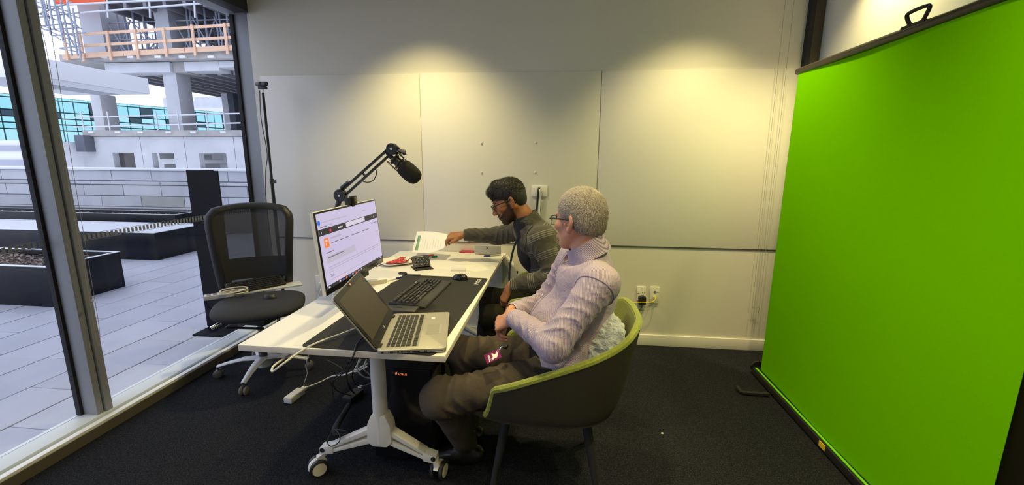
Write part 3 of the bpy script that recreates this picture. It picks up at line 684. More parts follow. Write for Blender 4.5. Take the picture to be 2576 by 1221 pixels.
# ------------------------------------------------------------------ microphone on its boom arm
YM = 2.22
def V2(px, py, y=YM): return Vector(atY(px, py, y))
arm = thing('boom_stand', 'black two-rail boom arm clamped behind the monitor', 'mic arm', (-1.225, YM, TZ))
jb, jt = V2(857, 492), V2(987, 375)
MB().box(-1.262, -1.205, YM-0.03, YM+0.03, TZ-0.055, TZ+0.012).build('clamp', M_black, arm, bevel=0.004)
MB().tube([(-1.225, YM, TZ+0.01), (-1.225, YM, 1.06), (-1.20, YM, 1.20), jb], [0.012, 0.012, 0.014, 0.016], 12).build('riser', M_black, arm)
def disc(c, r, t, n=24): return MB().lathe([(0, -t), (r*0.9, -t), (r, -t*0.8), (r, t*0.8), (r*0.9, t), (0, t)], c, (0, 1, 0), n)
disc(jb, 0.034, 0.017).build('base_joint', M_black, arm); disc(jt, 0.030, 0.016).build('elbow_joint', M_black, arm)
for j in (jb, jt): disc(j+Vector((0, -0.017, 0)), 0.007, 0.003, 12).build('bolt', M_alu, arm)
dd = (jt-jb).normalized(); pp = Vector((-dd.z, 0, dd.x))
for s in (1, -1):
    MB().beam(jb+pp*0.0155*s+dd*0.02, jt+pp*0.0135*s-dd*0.012, 0.016, 0.012, pp).build('arm_rail', M_black, arm, bevel=0.001)
MB().tube([jb+dd*0.03+pp*0.024, jb+dd*0.085+pp*0.022], 0.013, 10).build('spring_cover', M_black, arm)
MB().beam(jb+dd*0.18-pp*0.02, jb+dd*0.18+pp*0.02, 0.02, 0.006, dd).build('cable_tie', M_black, arm)
MB().tube(smoothpath([jb+dd*0.15-pp*0.024, jb+dd*0.17-pp*0.045, jb+dd*0.20-pp*0.055, jb+dd*0.235-pp*0.042, jb+dd*0.25-pp*0.022], 6), 0.0025, 6).build('cable_loop', M_black, arm)
tip = V2(1003, 378)
MB().prism([jt+Vector((-0.004, -0.013, 0.029)), jt+Vector((0.018, -0.013, 0.022)), tip+Vector((0.016, -0.013, 0.004)), tip+Vector((0.014, -0.013, -0.016)), jt+Vector((0.012, -0.013, -0.030))], (0, 0.026, 0)).build('elbow_bracket', M_black, arm, bevel=0.003)
MB().lathe([(0, -0.02), (0.012, -0.02), (0.014, -0.01), (0.014, 0.01), (0.010, 0.02), (0, 0.02)], tip+Vector((0.016, 0, -0.004)), (1, 0, -0.35), 14).build('tilt_knob', M_grey, arm)
k0, k1 = V2(1009, 377), V2(1019, 389)
MB().tube([k0, k1], 0.0095, 12).build('mount_stud', M_black, arm); MB().beam(k1+Vector((-0.006, 0, 0)), V2(1024, 390), 0.012, 0.004).build('thumb_screw', M_black, arm)
mic = thing('microphone', 'black studio microphone with foam windscreen hanging in a shock mount', 'microphone', V2(1020, 425))
ma, mb_ = V2(1000, 408), V2(1052, 454); md = (mb_-ma).normalized(); L = (mb_-ma).length
M_foam = mat('foam', (0.011, 0.009, 0.008), 0.95, bump=(700, 0.5))
c0 = V2(1010, 416)
prof = [(0.0, 0.0), (0.030, 0.0), (0.040, 0.006), (0.044, 0.018), (0.046, 0.04), (0.0455, 0.075), (0.042, 0.095), (0.034, 0.110), (0.02, 0.119), (0, 0.122)]
MB().lathe(prof, c0, md, 32).build('windscreen', M_foam, mic)
MB().lathe([(0, -0.055), (0.018, -0.055), (0.023, -0.048), (0.024, -0.002), (0.022, 0.004), (0, 0.004)], c0, md, 24).build('body', mat('mic_body', (0.02, 0.014, 0.012), 0.4), mic)
MB().tube(smoothpath([c0-md*0.055, c0-md*0.075+Vector((-0.004, 0, 0.002)), c0-md*0.095+Vector((-0.01, 0, 0.004)), V2(985, 398)+Vector((0, 0, -0.01)), V2(975, 394), V2(962, 404)], 5), [0.009]*9+[0.006]*5+[0.003]*12, 8).build('xlr_cable', M_black, mic)
sm = MB(); e1 = md.cross(Vector((0, 1, 0))).normalized(); e2 = md.cross(e1)
ring = lambda r, t, n, ph=0: [c0+md*t+(e1*math.cos(ph+2*math.pi*k/n)+e2*math.sin(ph+2*math.pi*k/n))*r for k in range(n)]
sm.tube(ring(0.028, -0.012, 18), 0.003, 6, True); sm.tube(ring(0.028, -0.045, 18), 0.003, 6, True)
oa, ob = ring(0.052, -0.058, 4, 0.5), ring(0.052, -0.006, 4, 0.5)
for a, b in zip(oa, ob): sm.tube([a, b], 0.0028, 6)
for q, rr, t in ((oa, 0.028, -0.045), (ob, 0.028, -0.012)):
    for k, p in enumerate(q):
        for ph in (-0.45, 0.45): sm.tube([p, c0+md*t+(e1*math.cos(0.5+math.pi/2*k+ph)+e2*math.sin(0.5+math.pi/2*k+ph))*rr], 0.0018, 5)
sm.tube([k1, c0+md*-0.03+Vector((0.012, 0, 0.055)), oa[0]*0.5+ob[0]*0.5], 0.004, 6); sm.tube([c0+md*-0.03+Vector((0.012, 0, 0.055)), oa[1]*0.5+ob[1]*0.5], 0.003, 6); sm.tube([c0+md*-0.03+Vector((0.012, 0, 0.055)), oa[3]*0.5+ob[3]*0.5], 0.003, 6)
sm.build('shock_mount', M_black, mic)

# ------------------------------------------------------------------ laptop
La = Vector((-0.213, 0.977, 0)); Lb = Vector((0.977, 0.213, 0)); Lc = Vector((-0.577, 1.655, TZ+0.0035))
Ml = frame(Lc, Lb, La)            # local x: towards the user, y: along the hinge away from camera
LW, LD, LT = 0.395, 0.258, 0.018
lap = thing('laptop', 'open silver laptop with dark screen on the near end of the desk mat', 'laptop', Lc)
M_silver = mat('laptop_silver', (0.42, 0.40, 0.35), 0.42, metal=0.5)
MB(Ml).prism([(x, y, 0.003) for x, y in rrect(LD, LW, 0.014)], (0, 0, LT-0.003)).build('base', M_silver, lap, bevel=0.0015)
for sx in (-1, 1):
    for sy in (-1, 1): MB(Ml).box(sx*.1-.012, sx*.1+.012, sy*.16-.01, sy*.16+.01, 0, 0.003).build('rubber_foot', M_blackm, lap)
MB(Ml).box(-0.100, 0.022, -0.172, 0.172, LT-0.001, LT+0.0002).build('keyboard_well', mat('key_well', (0.30, 0.29, 0.26), 0.5, metal=0.4), lap)
M_key = mat('key_black', (0.018, 0.018, 0.018), 0.5)
def keymesh(name, w, d, h, m, taper=0.0015):
    o = MB().hexa([(-w/2, -d/2, 0), (w/2, -d/2, 0), (w/2, d/2, 0), (-w/2, d/2, 0), (-w/2+taper, -d/2+taper, h), (w/2-taper, -d/2+taper, h), (w/2-taper, d/2-taper, h), (-w/2+taper, d/2-taper, h)]).build(name, m)
    me = o.data; me.polygons.foreach_set('use_smooth', [False]*len(me.polygons))
    bpy.data.objects.remove(o); return me
kme = keymesh('laptop_key', 1, 1, 0.0022, M_key, 0.06)
rotL = math.atan2(La.y, La.x)-math.pi/2
def lkey(x, y, w, d): inst(kme, 'key', lap, Ml @ Vector((x, y, LT)), (d, w, 1), (0, 0, rotL))
rowsx = [(-0.093, 0.011, 14), (-0.076, 0.0165, 14), (-0.0565, 0.0165, 14), (-0.037, 0.0165, 13), (-0.0175, 0.0165, 12)]
for (x, d, n) in rowsx:
    wk = 0.340/n
    for k in range(n): lkey(x, -0.170+wk*(k+.5), wk-0.003, d)
y = -0.170
for w in (0.024, 0.022, 0.022, 0.024, 0.135, 0.022, 0.024, 0.022, 0.022, 0.023): lkey(0.0065, y+w/2, w-0.003, 0.0165); y += w
MB(Ml).box(0.040, 0.105, -0.060, 0.052, LT-0.001, LT+0.0004).build('touchpad', mat('touchpad', (0.30, 0.29, 0.26), 0.5, metal=0.3), lap)
MB(Ml).box(0.092, 0.104, -0.056, 0.048, LT, LT+0.0008).build('touchpad_buttons', M_silver, lap)
MB(Ml).box(0.050, 0.066, 0.115, 0.133, LT-0.001, LT+0.0005).build('fingerprint_reader', M_white, lap)
m = MB(Ml)
for k in range(18): m.box(-0.086+k*0.0052, -0.0835+k*0.0052, -LW/2-0.0006, -LW/2+0.002, 0.006, 0.013)
m.build('vent', M_blackm, lap)
for (a, b) in ((-0.112, -0.104), (0.006, 0.030), (0.045, 0.058)): MB(Ml).box(a, b, -LW/2-0.0006, -LW/2+0.002, 0.006, 0.0125).build('port', M_blackm, lap)
MB(Ml).box(0.068, 0.118, -LW/2-0.0006, -LW/2+0.002, 0.007, 0.0095).build('card_slot', M_blackm, lap)
th = math.radians(125); ld = Lb*math.cos(th)+Vector((0, 0, 1))*math.sin(th)
Mh = frame(Ml @ Vector((-LD/2+0.004, 0, LT-0.002)), La, ld)      # x along the hinge, y up the lid, z faces the user
LH = 0.255
MB(Mh).prism([(x, y+LH/2+0.004, -0.008) for x, y in rrect(LW, LH, 0.014)], (0, 0, 0.006)).build('lid_shell', M_silver, lap, bevel=0.0015)
MB(Mh).prism([(x, y+LH/2+0.004, -0.002) for x, y in rrect(LW-0.004, LH-0.004, 0.012)], (0, 0, 0.003)).build('lid_bezel', M_blackg, lap)
MB(Mh).box(-0.172, 0.172, 0.040, 0.235, 0.0009, 0.0013).build('screen', mat('screen_off', (0.055, 0.047, 0.038), 0.32), lap)
MB(Mh).lathe([(0, 0), (0.007, 0), (0.007, 0.0005), (0, 0.0005)], (0, 0.022, 0.001), (0, 0, 1), 18).build('maker_badge', M_alu, lap)
MB(Mh).box(-0.022, 0.022, 0.241, 0.253, 0.0009, 0.0013).build('camera_window', M_blackm, lap)
MB(Mh).box(0.006, 0.020, 0.242, 0.251, 0.0013, 0.0017).build('orange_sticker', mat('sticker_orange', (0.75, 0.30, 0.18), 0.6), lap)
for s in (-1, 1): MB(Ml).box(-LD/2-0.004, -LD/2+0.012, s*0.155-0.016, s*0.155+0.016, 0.006, LT+0.004).build('hinge', M_blackm, lap, bevel=0.002)

# ------------------------------------------------------------------ keyboard, reader, mouse
Ka = Vector((0.036, 0.999, 0)); Kb = Vector((0.999, -0.036, 0)); Kc = Vector((-0.718, 2.178, TZ+0.003))
Mk = frame(Kc, Kb, Ka)
kb = thing('keyboard', 'full size black keyboard lying on the desk mat beside the laptop', 'keyboard', Kc)
prof = [(-0.098, 0.0), (-0.098, 0.022), (-0.088, 0.026), (0.058, 0.014), (0.088, 0.010), (0.094, 0.004), (0.094, 0)]
MB(Mk).prism([(x, -0.228, z) for x, z in prof], (0, 0.456, 0)).build('case', M_dkgrey if False else mat('keyboard_case', (0.020, 0.020, 0.019), 0.4), kb, bevel=0.003)
k2 = keymesh('desk_key', 1, 1, 0.008, mat('keycap', (0.030, 0.029, 0.027), 0.35), 0.12)
rotK = math.atan2(Ka.y, Ka.x)-math.pi/2
kmat = Mk.to_3x3() @ Matrix.Rotation(math.atan2(0.012, 0.146), 3, 'Y')
eK = kmat.to_euler()
def kkey(x, y, w, d): inst(k2, 'key', kb, Mk @ Vector((x, y, 0.026-(x+0.088)*0.0822)), (d, w, 1), eK)
for r, x in enumerate((-0.074, -0.046, -0.027, -0.008, 0.011, 0.030)):
    n = 13 if r == 0 else (15 if r < 3 else (14 if r < 5 else 0))
    for k in range(n):
        wk = 0.288/n; kkey(x, -0.216+wk*(k+.5), wk-0.003, 0.0155)
    if r == 5:
        y = -0.216
        for w in (0.026, 0.022, 0.024, 0.122, 0.024, 0.022, 0.022, 0.026): kkey(x, y+w/2, w-.003, .0155); y += w
    for k in range(3):
        if r < 3 or (r == 4 and k == 1) or r == 5: kkey(x, 0.085+0.0185*k, 0.0155, 0.0155)
    if r > 0:
        for k in range(4): kkey(x, 0.148+0.0185*k, 0.0155, 0.0155)
MB(Mk).box(-0.092, -0.084, 0.12, 0.135, 0.0255, 0.0265).build('indicator', M_white, kb)
cr = thing('card_reader', 'flat black card reader between the keyboard and the laptop', 'card reader', (-0.735, 1.905, TZ+0.003))
Mc = frame((-0.735, 1.905, TZ+0.003), Kb, Ka)
MB(Mc).box(-0.088, 0.075, -0.038, 0.036, 0, 0.016).build('body', M_dkgrey, cr, bevel=0.003)
MB(Mc).box(-0.05, 0.0, 0.0, 0.006, 0.0155, 0.0163).build('slot', M_blackm, cr)
mou = thing('computer_mouse', 'black wireless mouse on the far right of the desk mat', 'mouse', (-0.585, 2.49, TZ+0.003))
def mouse(t, c, ax, L, Wd, H, m=M_blackg):
    ax = Vector(ax).normalized(); ay = Vector((-ax.y, ax.x, 0)); c = Vector(c)
    def fn(u, v):
        a = 2*math.pi*u; e = v
        lx, ly = math.cos(a), math.sin(a)
        rr = math.sin(e*math.pi/2)
        px, py = lx*rr*L/2, ly*rr*Wd/2*(1-0.12*lx)
        z = H*math.sqrt(max(0, 1-rr**2.6))*(1-0.22*lx*rr)
        return c+ax*px+ay*py+Vector((0, 0, z))
    b = MB().grid(fn, 28, 12, True).build('shell', m, t)
    MB().tube([c+ax*L*0.22+Vector((0, 0, H*0.80)), c+ax*L*0.32+Vector((0, 0, H*0.68))], 0.0035, 8).build('scroll_wheel', M_grey, t)
mouse(mou, (-0.585, 2.49, TZ+0.003), (-0.9, 0.25, 0), 0.105, 0.066, 0.036)

# ------------------------------------------------------------------ stream keypad
c = Vector(atZ(1063, 676, TZ)); c.z = TZ
sd = thing('shortcut_keypad', 'small black tilted keypad with fifteen icon keys beside the plate of sweets', 'keypad', c)
fw = Vector((0.55, -0.835, 0)).normalized(); sd_r = Vector((0.835, 0.55, 0)).normalized(); up = (Vector((0, 0, 1))*0.80-fw*0.60).normalized()
Ms = frame(c+Vector((0, 0, 0.012))-fw*0.0+sd_r*0, sd_r, up)
MB(Ms).prism([(x, y+0.043, -0.018) for x, y in rrect(0.118, 0.084, 0.008)], (0, 0, 0.018)).build('body', M_black, sd, bevel=0.002)
kk = keymesh('icon_key', 0.0145, 0.0145, 0.002, M_blackg, 0.002)
icon = mat('icon_light', (0.3, 0.3, 0.28), 0.4, emit=((0.8, 0.8, 0.7), 0.35))
eS = Ms.to_3x3().to_euler()
for i in range(5):
    for j in range(3):
        p = Ms @ Vector((-0.04+0.02*i, 0.018+0.0205*j, 0.0))
        inst(kk, 'key', sd, p, None, eS)
        q = Ms @ Vector((-0.04+0.02*i, 0.018+0.0205*j, 0.0022))
        Mi = frame(q, sd_r, up); s_ = 0.0032+0.0008*((i*7+j*3) % 3)
        MB(Mi).tube([(s_*math.cos(a), s_*math.sin(a), 0) for a in np.linspace(0.6*((i+j) % 3), 0.6*((i+j) % 3)+4.2, 7)], 0.0008, 4).build('icon', icon, sd)
MB(Ms).box(-0.02, 0.02, 0.074, 0.080, 0.0, 0.0008).build('name_strip', mat('strip_light', (0.45, 0.44, 0.38), 0.5), sd)
MB(frame(c, sd_r, -fw)).prism([(-0.062, -0.048, 0.0), (0.062, -0.048, 0.0), (0.062, 0.07, 0.0), (-0.062, 0.07, 0.0)], (0, 0, 0.006)).build('stand_plate', M_black, sd, bevel=0.001)
MB(frame(c, sd_r, -fw)).prism([(-0.05, 0.03, 0.005), (-0.05, 0.065, 0.005), (-0.05, 0.05, 0.05), (-0.05, 0.035, 0.05)], (0.10, 0, 0)).build('stand_wedge', M_black, sd)
tag(MB().tube(smoothpath([Ms @ Vector((-0.058, 0.06, -0.008)), atZ(1030, 652, TZ+0.045), atZ(1015, 662, TZ+0.03), atZ(990, 664, TZ+.03), atZ(968, 664, TZ+0.03), atZ(955, 668, TZ+.004), atZ(945, 672, TZ+0.004)], 6), 0.0022, 6).build('keypad_cable', M_black), 'thin black cable running from the keypad over the plate to the monitor', 'cable')
# ------------------------------------------------------------------ paper plate with sweets
c = Vector(atZ(997, 662, TZ)); c.z = TZ
ppl = thing('paper_plate', 'white paper plate with faint floral rim holding red wrapped sweets', 'plate', c)
Mp_ = frame(c, (0.80, 0.6, 0), (-0.6, 0.80, 0))
def plate_fn(u, v):
    a = 2*math.pi*u; n = 4.0; r = 0.115/((abs(math.cos(a))**n+abs(math.sin(a))**n)**(1/n))
    rr = r*v; z = 0.002+(0 if v < 0.72 else (v-0.72)/0.28*0.014)
    return Vector((rr*math.cos(a), rr*math.sin(a), z))
M_plate = mat('paper_plate', (0.78, 0.75, 0.66), 0.6, var=(26, (0.70, 0.62, 0.30), 0.62, 0.74))
MB(Mp_).grid(plate_fn, 40, 10, True).build('plate_body', M_plate, ppl, solid=0.0015)
M_red = mat('foil_red', (0.55, 0.012, 0.02), 0.25, spec=0.6, coat=0.4, var=(60, (0.75, 0.45, 0.40), 0.60, 0.72), bump=(60, 0.5))
sweets = [((-0.045, -0.035), 20, 'nearest the monitor'), ((0.0, -0.05), -10, 'at the front edge of the plate'), ((0.045, -0.035), 25, 'nearest the keypad'), ((-0.005, 0.0), 60, 'in the middle of the plate'), ((0.03, 0.025), 100, 'behind the middle one'), ((0.055, 0.06), 75, 'furthest from the camera')]
for i, ((x, y), a, w) in enumerate(sweets):
    cc_ = Mp_ @ Vector((x, y, 0.006)); t = thing('wrapped_sweet', 'red foil wrapped sweet on the paper plate, '+w, 'sweet', cc_, 'red sweets on the paper plate')
    d = Vector((math.cos(math.radians(a)), math.sin(math.radians(a)), 0)); z = Vector((0, 0, 0.010))
    MB().tube([cc_+z-d*0.034, cc_+z-d*0.024, cc_+z-d*0.018, cc_+z, cc_+z+d*0.018, cc_+z+d*0.024, cc_+z+d*0.034], [(0.014, 0.005), (0.009, 0.004), (0.014, 0.009), (0.016, 0.011), (0.014, 0.009), (0.009, 0.004), (0.014, 0.005)], 10, flat=(-d.y, d.x, 0)).build('wrapper', M_red, t)
# ------------------------------------------------------------------ pens, cards and small things
def pen(name, label, a, b, r, mb, mc, frac, z, group=None, cat='pen', tipm=None):
    a, b = Vector(a), Vector(b); a.z = b.z = z+r; t = thing(name, label, cat, (a+b)/2-Vector((0, 0, r)), group)
    d = (b-a); k = a+d*frac
    MB().tube([k-d*0.01, b-d*0.04, b], [r*0.9, r*0.9, r*0.55], 10).build('barrel', mb, t)
    MB().tube([a, a+d*0.03, k], [r*0.75, r, r], 10).build('cap', mc, t)
    MB().beam(a+d*0.04+Vector((0, 0, r)), k-d*0.05+Vector((0, 0, r*1.15)), r*0.5, r*0.3).build('clip', mc, t)
M_bcap = mat('cap_blue', (0.02, 0.03, 0.30), 0.35); M_gcap = mat('cap_green', (0.0, 0.22, 0.05), 0.35); M_ocap = mat('cap_orange', (0.75, 0.14, 0.02), 0.35)
M_pbody = mat('pen_grey', (0.45, 0.42, 0.36), 0.4); M_wpen = mat('pen_white', (0.75, 0.72, 0.68), 0.4)
pen('marker_pen', 'grey marker with a dark blue cap near the far right table corner', atZ(1217, 647, TZ), atZ(1261, 643, TZ), 0.006, M_pbody, M_bcap, 0.36, TZ)
pen('marker_pen', 'white marker with a green cap behind the tilted keypad', atZ(1100, 647.5, TZ), atZ(1070, 651, TZ), 0.006, M_wpen, M_gcap, 0.5, TZ)
pen('marker_pen', 'white marker with an orange cap behind the green capped one', atZ(1091, 643.5, TZ), atZ(1064, 648, TZ), 0.006, M_wpen, M_ocap, 0.55, TZ)
pen('marker_pen', 'black and white marker lying along the far edge of the desk mat', atZ(1003, 692, TZ), atZ(1058, 695, TZ), 0.0075, M_wpen, M_black, 0.40, TZ+0.003)
pen('ballpoint_pen', 'blue ended pen at the left edge of the desk mat, upper of two', atZ(1009, 700, TZ), atZ(975, 709, TZ), 0.005, M_wpen, M_bcap, 0.42, TZ)
pen('ballpoint_pen', 'pale pen with a black tip just below the blue ended pen', atZ(1003, 706, TZ), atZ(981, 715, TZ), 0.0045, M_wpen, M_pbody, 0.30, TZ)
a, b = Vector(atZ(924, 720, TZ)), Vector(atZ(972, 713, TZ)); a.z = b.z = TZ
bx = thing('remote_box', 'flat cream coloured box beside the pens at the foot of the monitor', 'box', (a+b)/2)
MB().beam(a+Vector((-0.008, 0.02, 0.012)), b+Vector((-0.008, 0.02, 0.012)), 0.042, 0.024).build('box', mat('box_cream', (0.60, 0.54, 0.44), 0.6), bx, bevel=0.002)
MB().beam(a+Vector((-0.008, 0.02, 0.0245)), b+Vector((-0.008, 0.02, 0.0245)), 0.034, 0.001).build('lid', M_white, bx)
q = [Vector(atZ(*p, TZ)) for p in ((1155, 636), (1187, 637.5), (1193, 631.5), (1162, 630))]
tag(MB().prism([Vector((p.x, p.y, TZ+0.0002)) for p in q], (0, 0, 0.004)).build('red_card', mat('card_red', (0.42, 0.01, 0.06), 0.4), bevel=0.0005), 'small crimson card lying at the back of the white table', 'card')
q = [Vector(atZ(*p, TZ)) for p in ((1134, 683), (1171, 683.5), (1172, 674), (1137, 673))]
nb = thing('note_pad', 'little white note pad lying behind the mouse', 'note pad', (sum(p.x for p in q)/4, sum(p.y for p in q)/4, TZ))
MB().prism([Vector((p.x, p.y, TZ+0.0002)) for p in q], (0, 0, 0.010)).build('pages', mat('note_white', (0.82, 0.78, 0.74), 0.6), nb, bevel=0.0008)
MB().prism([Vector((p.x, p.y, TZ+0.0102)) for p in q], (0, 0, 0.0008)).build('top_sheet', M_wpen, nb)

# ------------------------------------------------------------------ cables on and under the table
hook = [atZ(905, 822, TZ+.02), atZ(860, 840, TZ+.015), atZ(800, 862, TZ+.012)]
hk = [Vector(p) for p in hook]+[Vector(atY(757, 884, 1.455)), Vector(atY(712, 916, 1.40)), Vector(atY(686, 935, 1.40)), Vector(atY(688, 922, 1.42)), Vector(atY(714, 903, 1.48)), Vector(atY(742, 886, 1.56))]
tag(MB().tube(smoothpath(hk, 6), 0.0042, 8).build('display_cable', M_wcable), 'thick white cable looping over the near left table corner', 'cable')
bkc = [atZ(940, 838, TZ+.02), atZ(915, 848, TZ+.012), atZ(897, 868, TZ+.007), atY(891, 890, 1.45), atY(882, 910, 1.45), atY(872, 940, 1.55), atY(878, 975, 1.8), atZ(890, 990, .06)]
tag(MB().tube(smoothpath(bkc, 6), 0.0038, 8).build('laptop_cable', M_black), 'black cable dropping from the laptop over the front table edge', 'cable')
# white power adapter and its leads
A1, A2 = Vector(atZ(724, 1017, 0)), Vector(atZ(759, 990, 0)); A1.z = A2.z = 0.0
ad = thing('power_adapter', 'white rectangular power adapter with cables lying on the carpet', 'power adapter', (A1+A2)/2)
MB().beam(A1+Vector((0, 0, .02)), A2+Vector((0, 0, .02)), 0.055, 0.036).build('body', mat('adapter_white', (0.62, 0.61, 0.57), 0.4), ad, bevel=0.004)
dA = (A2-A1).normalized()
MB().beam(A2+Vector((0, 0, .02)), A2+dA*0.035+Vector((0, 0, .02)), 0.028, 0.022).build('strain_relief', M_wcable, ad, bevel=0.002)
MB().tube(smoothpath([A2+dA*0.03+Vector((0, 0, .02)), atZ(800, 964, .03), atZ(836, 947, .05), atY(864, 944, 2.05), atY(890, 934, 1.95), atY(925, 915, 1.9)], 6), 0.0042, 8).build('thick_lead', M_wcable, ad)
MB().tube(smoothpath([A2+dA*0.03+Vector((0, 0, .022)), atY(765, 965, 2.3), atY(773, 940, 2.2), atY(770, 918, 2.15), atY(779, 885, 2.1)], 6), 0.0025, 6).build('thin_lead', M_wcable, ad)
MB().tube(smoothpath([A1+Vector((0.02, 0, .038)), (A1*.4+A2*.6)+Vector((0.03, 0, .045)), A2+Vector((0.03, 0.0, .04)), A2+dA*.05+Vector((0, 0, .02))], 5), 0.002, 6).build('wrapped_lead', M_wcable, ad)
wl = [[atY(904, 903, 1.75), atY(899, 930, 1.8), atY(915, 948, 1.85), atY(935, 953, 1.9)], [atY(922, 905, 1.75), atY(915, 928, 1.8), atY(928, 940, 1.85), atY(936, 950, 1.9)], [atY(908, 905, 1.85), atY(892, 930, 1.9), atY(896, 935, 1.9), atY(925, 922, 1.9)]]
m = MB()
for w in wl: m.tube(smoothpath(w, 6), 0.0036, 6)
tag(m.build('hanging_leads', M_wcable), 'tangle of white leads hanging under the table next to the leg column', 'cable')
bl = [[atY(893, 903, 1.6), atY(872, 945, 1.7), atY(884, 980, 1.9), atZ(895, 993, .05)], [atY(880, 905, 1.8), atY(862, 940, 1.9), atY(838, 962, 2.0), atY(850, 985, 2.1), atZ(885, 996, .04)], [atY(895, 915, 1.9), atY(886, 950, 1.95), atY(905, 972, 2.0), atY(935, 965, 2.0)], [atY(820, 905, 2.3), atY(862, 930, 2.2), atY(842, 950, 2.2), atY(836, 965, 2.2)]]
m = MB()
for w in bl: m.tube(smoothpath(w, 6), 0.003, 6)
tag(m.build('hanging_leads', M_black), 'tangle of thin black leads hanging from the table to the floor adapter', 'cable')
B1, B2 = Vector(atZ(872, 1018, 0)), Vector(atZ(905, 992, 0)); B1.z = B2.z = 0
ba = thing('power_adapter', 'black power adapter lying on the carpet behind the table leg', 'power adapter', (B1+B2)/2)
MB().beam(B1+Vector((0, 0, .022)), B2+Vector((0, 0, .022)), 0.065, 0.038).build('body', M_black, ba, bevel=0.004)
MB().box(B2.x-.01, B2.x+.012, B2.y, B2.y+.02, 0.042, 0.05).build('white_plug', M_white, ba)
slv = [Vector(atZ(878, 1020, .04)), Vector(atZ(866, 1040, .05)), Vector(atZ(852, 1062, .07)), Vector(atY(843, 1082, 1.72)), Vector(atY(848, 1092, 1.68)), Vector(atY(845, 1100, 1.66))]
sl = tag(MB().tube(smoothpath(slv, 5), [0.016]*20+[0.013]*6, 10).build('cable_sleeve', mat('sleeve_black', (0.01, 0.01, 0.011), 0.8, bump=(200, .4))), 'thick black cable sleeve slung over the left foot of the table', 'cable')
m = MB()
c = Vector(atY(845, 1096, 1.655))
m.tube(smoothpath([c+Vector((0.0, 0.0, 0.03)), c+Vector((0.05, -.01, 0.035)), c+Vector((0.055, -.01, 0.02)), c+Vector((0.01, -.015, 0.015))], 6), 0.0022, 6)
m.tube(smoothpath([c+Vector((-.02, .02, 0.02)), c+Vector((-0.03, -.02, -0.015)), c+Vector((-.01, -.03, -0.035)), c+Vector((0.03, -.03, -0.01)), c+Vector((0.03, -.02, 0.02)), c+Vector((0.0, 0, 0.03))], 6), 0.0026, 6)
tag(m.build('cable_tie_loop', M_black), 'thin black strap loops tying the cable sleeve to the table foot', 'cable tie')
# computer tower under the table
tw = thing('computer_tower', 'black computer tower with small orange glowing lettering under the table', 'computer', (-0.72, 2.02, 0))
MB().box(-0.865, -0.565, 1.80, 2.25, 0.015, 0.50).build('case', M_blackm, tw, bevel=0.004)
MB().box(-0.86, -0.57, 1.792, 1.80, 0.02, 0.495).build('front_panel', M_blackg, tw, bevel=0.002)
for x in (-0.82, -0.61):
    for y in (1.85, 2.2): MB().box(x-.02, x+.02, y-.02, y+.02, 0, 0.016).build('foot', M_blackm, tw)
E_ao = mat('glow_orange', (0.6, 0.25, 0.1), 0.4, emit=((1.0, 0.30, 0.12), 0.7))
c = Vector(atY(1012, 943, 1.790))
text('lettering', 'AORUS', E_ao, tw, frame(c, (1, 0, 0), (0, 0, 1)), 0.014, 0.0003)
c = Vector(atY(997, 940, 1.790))
MB().prism([c+Vector(p)*0.0035 for p in ((-2.4, 0, 0.6), (1.6, 0, 2.4), (-0.2, 0, 0.4), (1.4, 0, -0.4), (-0.6, 0, -2.0))], (0, -0.0006, 0)).build('eagle_emblem', E_ao, tw)
# ================================================================== GREEN SCREEN
GXF = 1.41
M_green = mat('chroma_cloth', (0.155, 0.50, 0.0), 0.85, spec=0.0, var=(1.4, (0.143, 0.475, 0.0), 0.35, 0.7), bump=(260, 0.08))
gs = thing('green_screen', 'tall pull-up bright green backdrop in a black floor case at the right', 'backdrop', (1.42, 2.1, 0))
def cloth(u, v):
    y = 1.352+u*(2.872-1.352)-0.012*v*(1 if u > .5 else 0)*u; z = 0.058+v*(1.985-0.058)
    return Vector((GXF+0.004*math.sin(u*9+v*2)+0.006*math.sin(u*3.1)*v, y, z))
MB().grid(cloth, 40, 30).build('cloth', M_green, gs, solid=0.0012)
MB().tube([(GXF+.005, 1.30, 1.992), (GXF+.005, 2.885, 1.992)], 0.019, 14).build('top_bar', mat('bar_bronze', (0.022, 0.018, 0.010), 0.4), gs)
MB().tube([(GXF+.005, 2.884, 1.992), (GXF+.005, 2.905, 1.990)], [0.012, 0.009], 12).build('end_cap', M_blackm, gs)
h = [Vector(atX(*p, GXF)) for p in ((2283, 66), (2271, 48), (2302, 38), (2322, 52))]
hy = h[0].y, h[3].y
MB().tube(smoothpath([(GXF+.005, hy[0]-0.01, 2.008), (GXF+.005, hy[0]+0.02, 2.055), (GXF+.005, hy[0]-0.0, 2.066), (GXF+.005, hy[1]+0.01, 2.066), (GXF+.005, hy[1]-0.015, 2.055), (GXF+.005, hy[1]+0.01, 2.008)], 5), 0.0075, 8).build('carry_handle', M_blackm, gs)
MB().box(GXF-0.012, GXF+.022, hy[1]-.02, hy[0]+.02, 2.000, 2.012).build('handle_plate', M_blackm, gs)
prof = [(1.378, 0.012), (1.384, 0.045), (1.398, 0.056), (1.404, 0.046), (1.418, 0.046), (1.424, 0.056), (1.455, 0.050), (1.465, 0.012)]
MB().prism([(x, 1.25, z) for x, z in prof], (0, 1.68, 0)).build('floor_case', mat('case_black', (0.008, 0.008, 0.008), 0.5), gs, bevel=0.002)
for (y, e) in ((2.93, 1), (1.25, -1)):
    MB().lathe([(0.0, 0.0), (0.044, 0.0), (0.046, 0.012), (0.036, 0.03), (0, 0.034)], (1.421, y, 0.048), (0, e, 0), 20).build('case_end', M_blackg, gs)
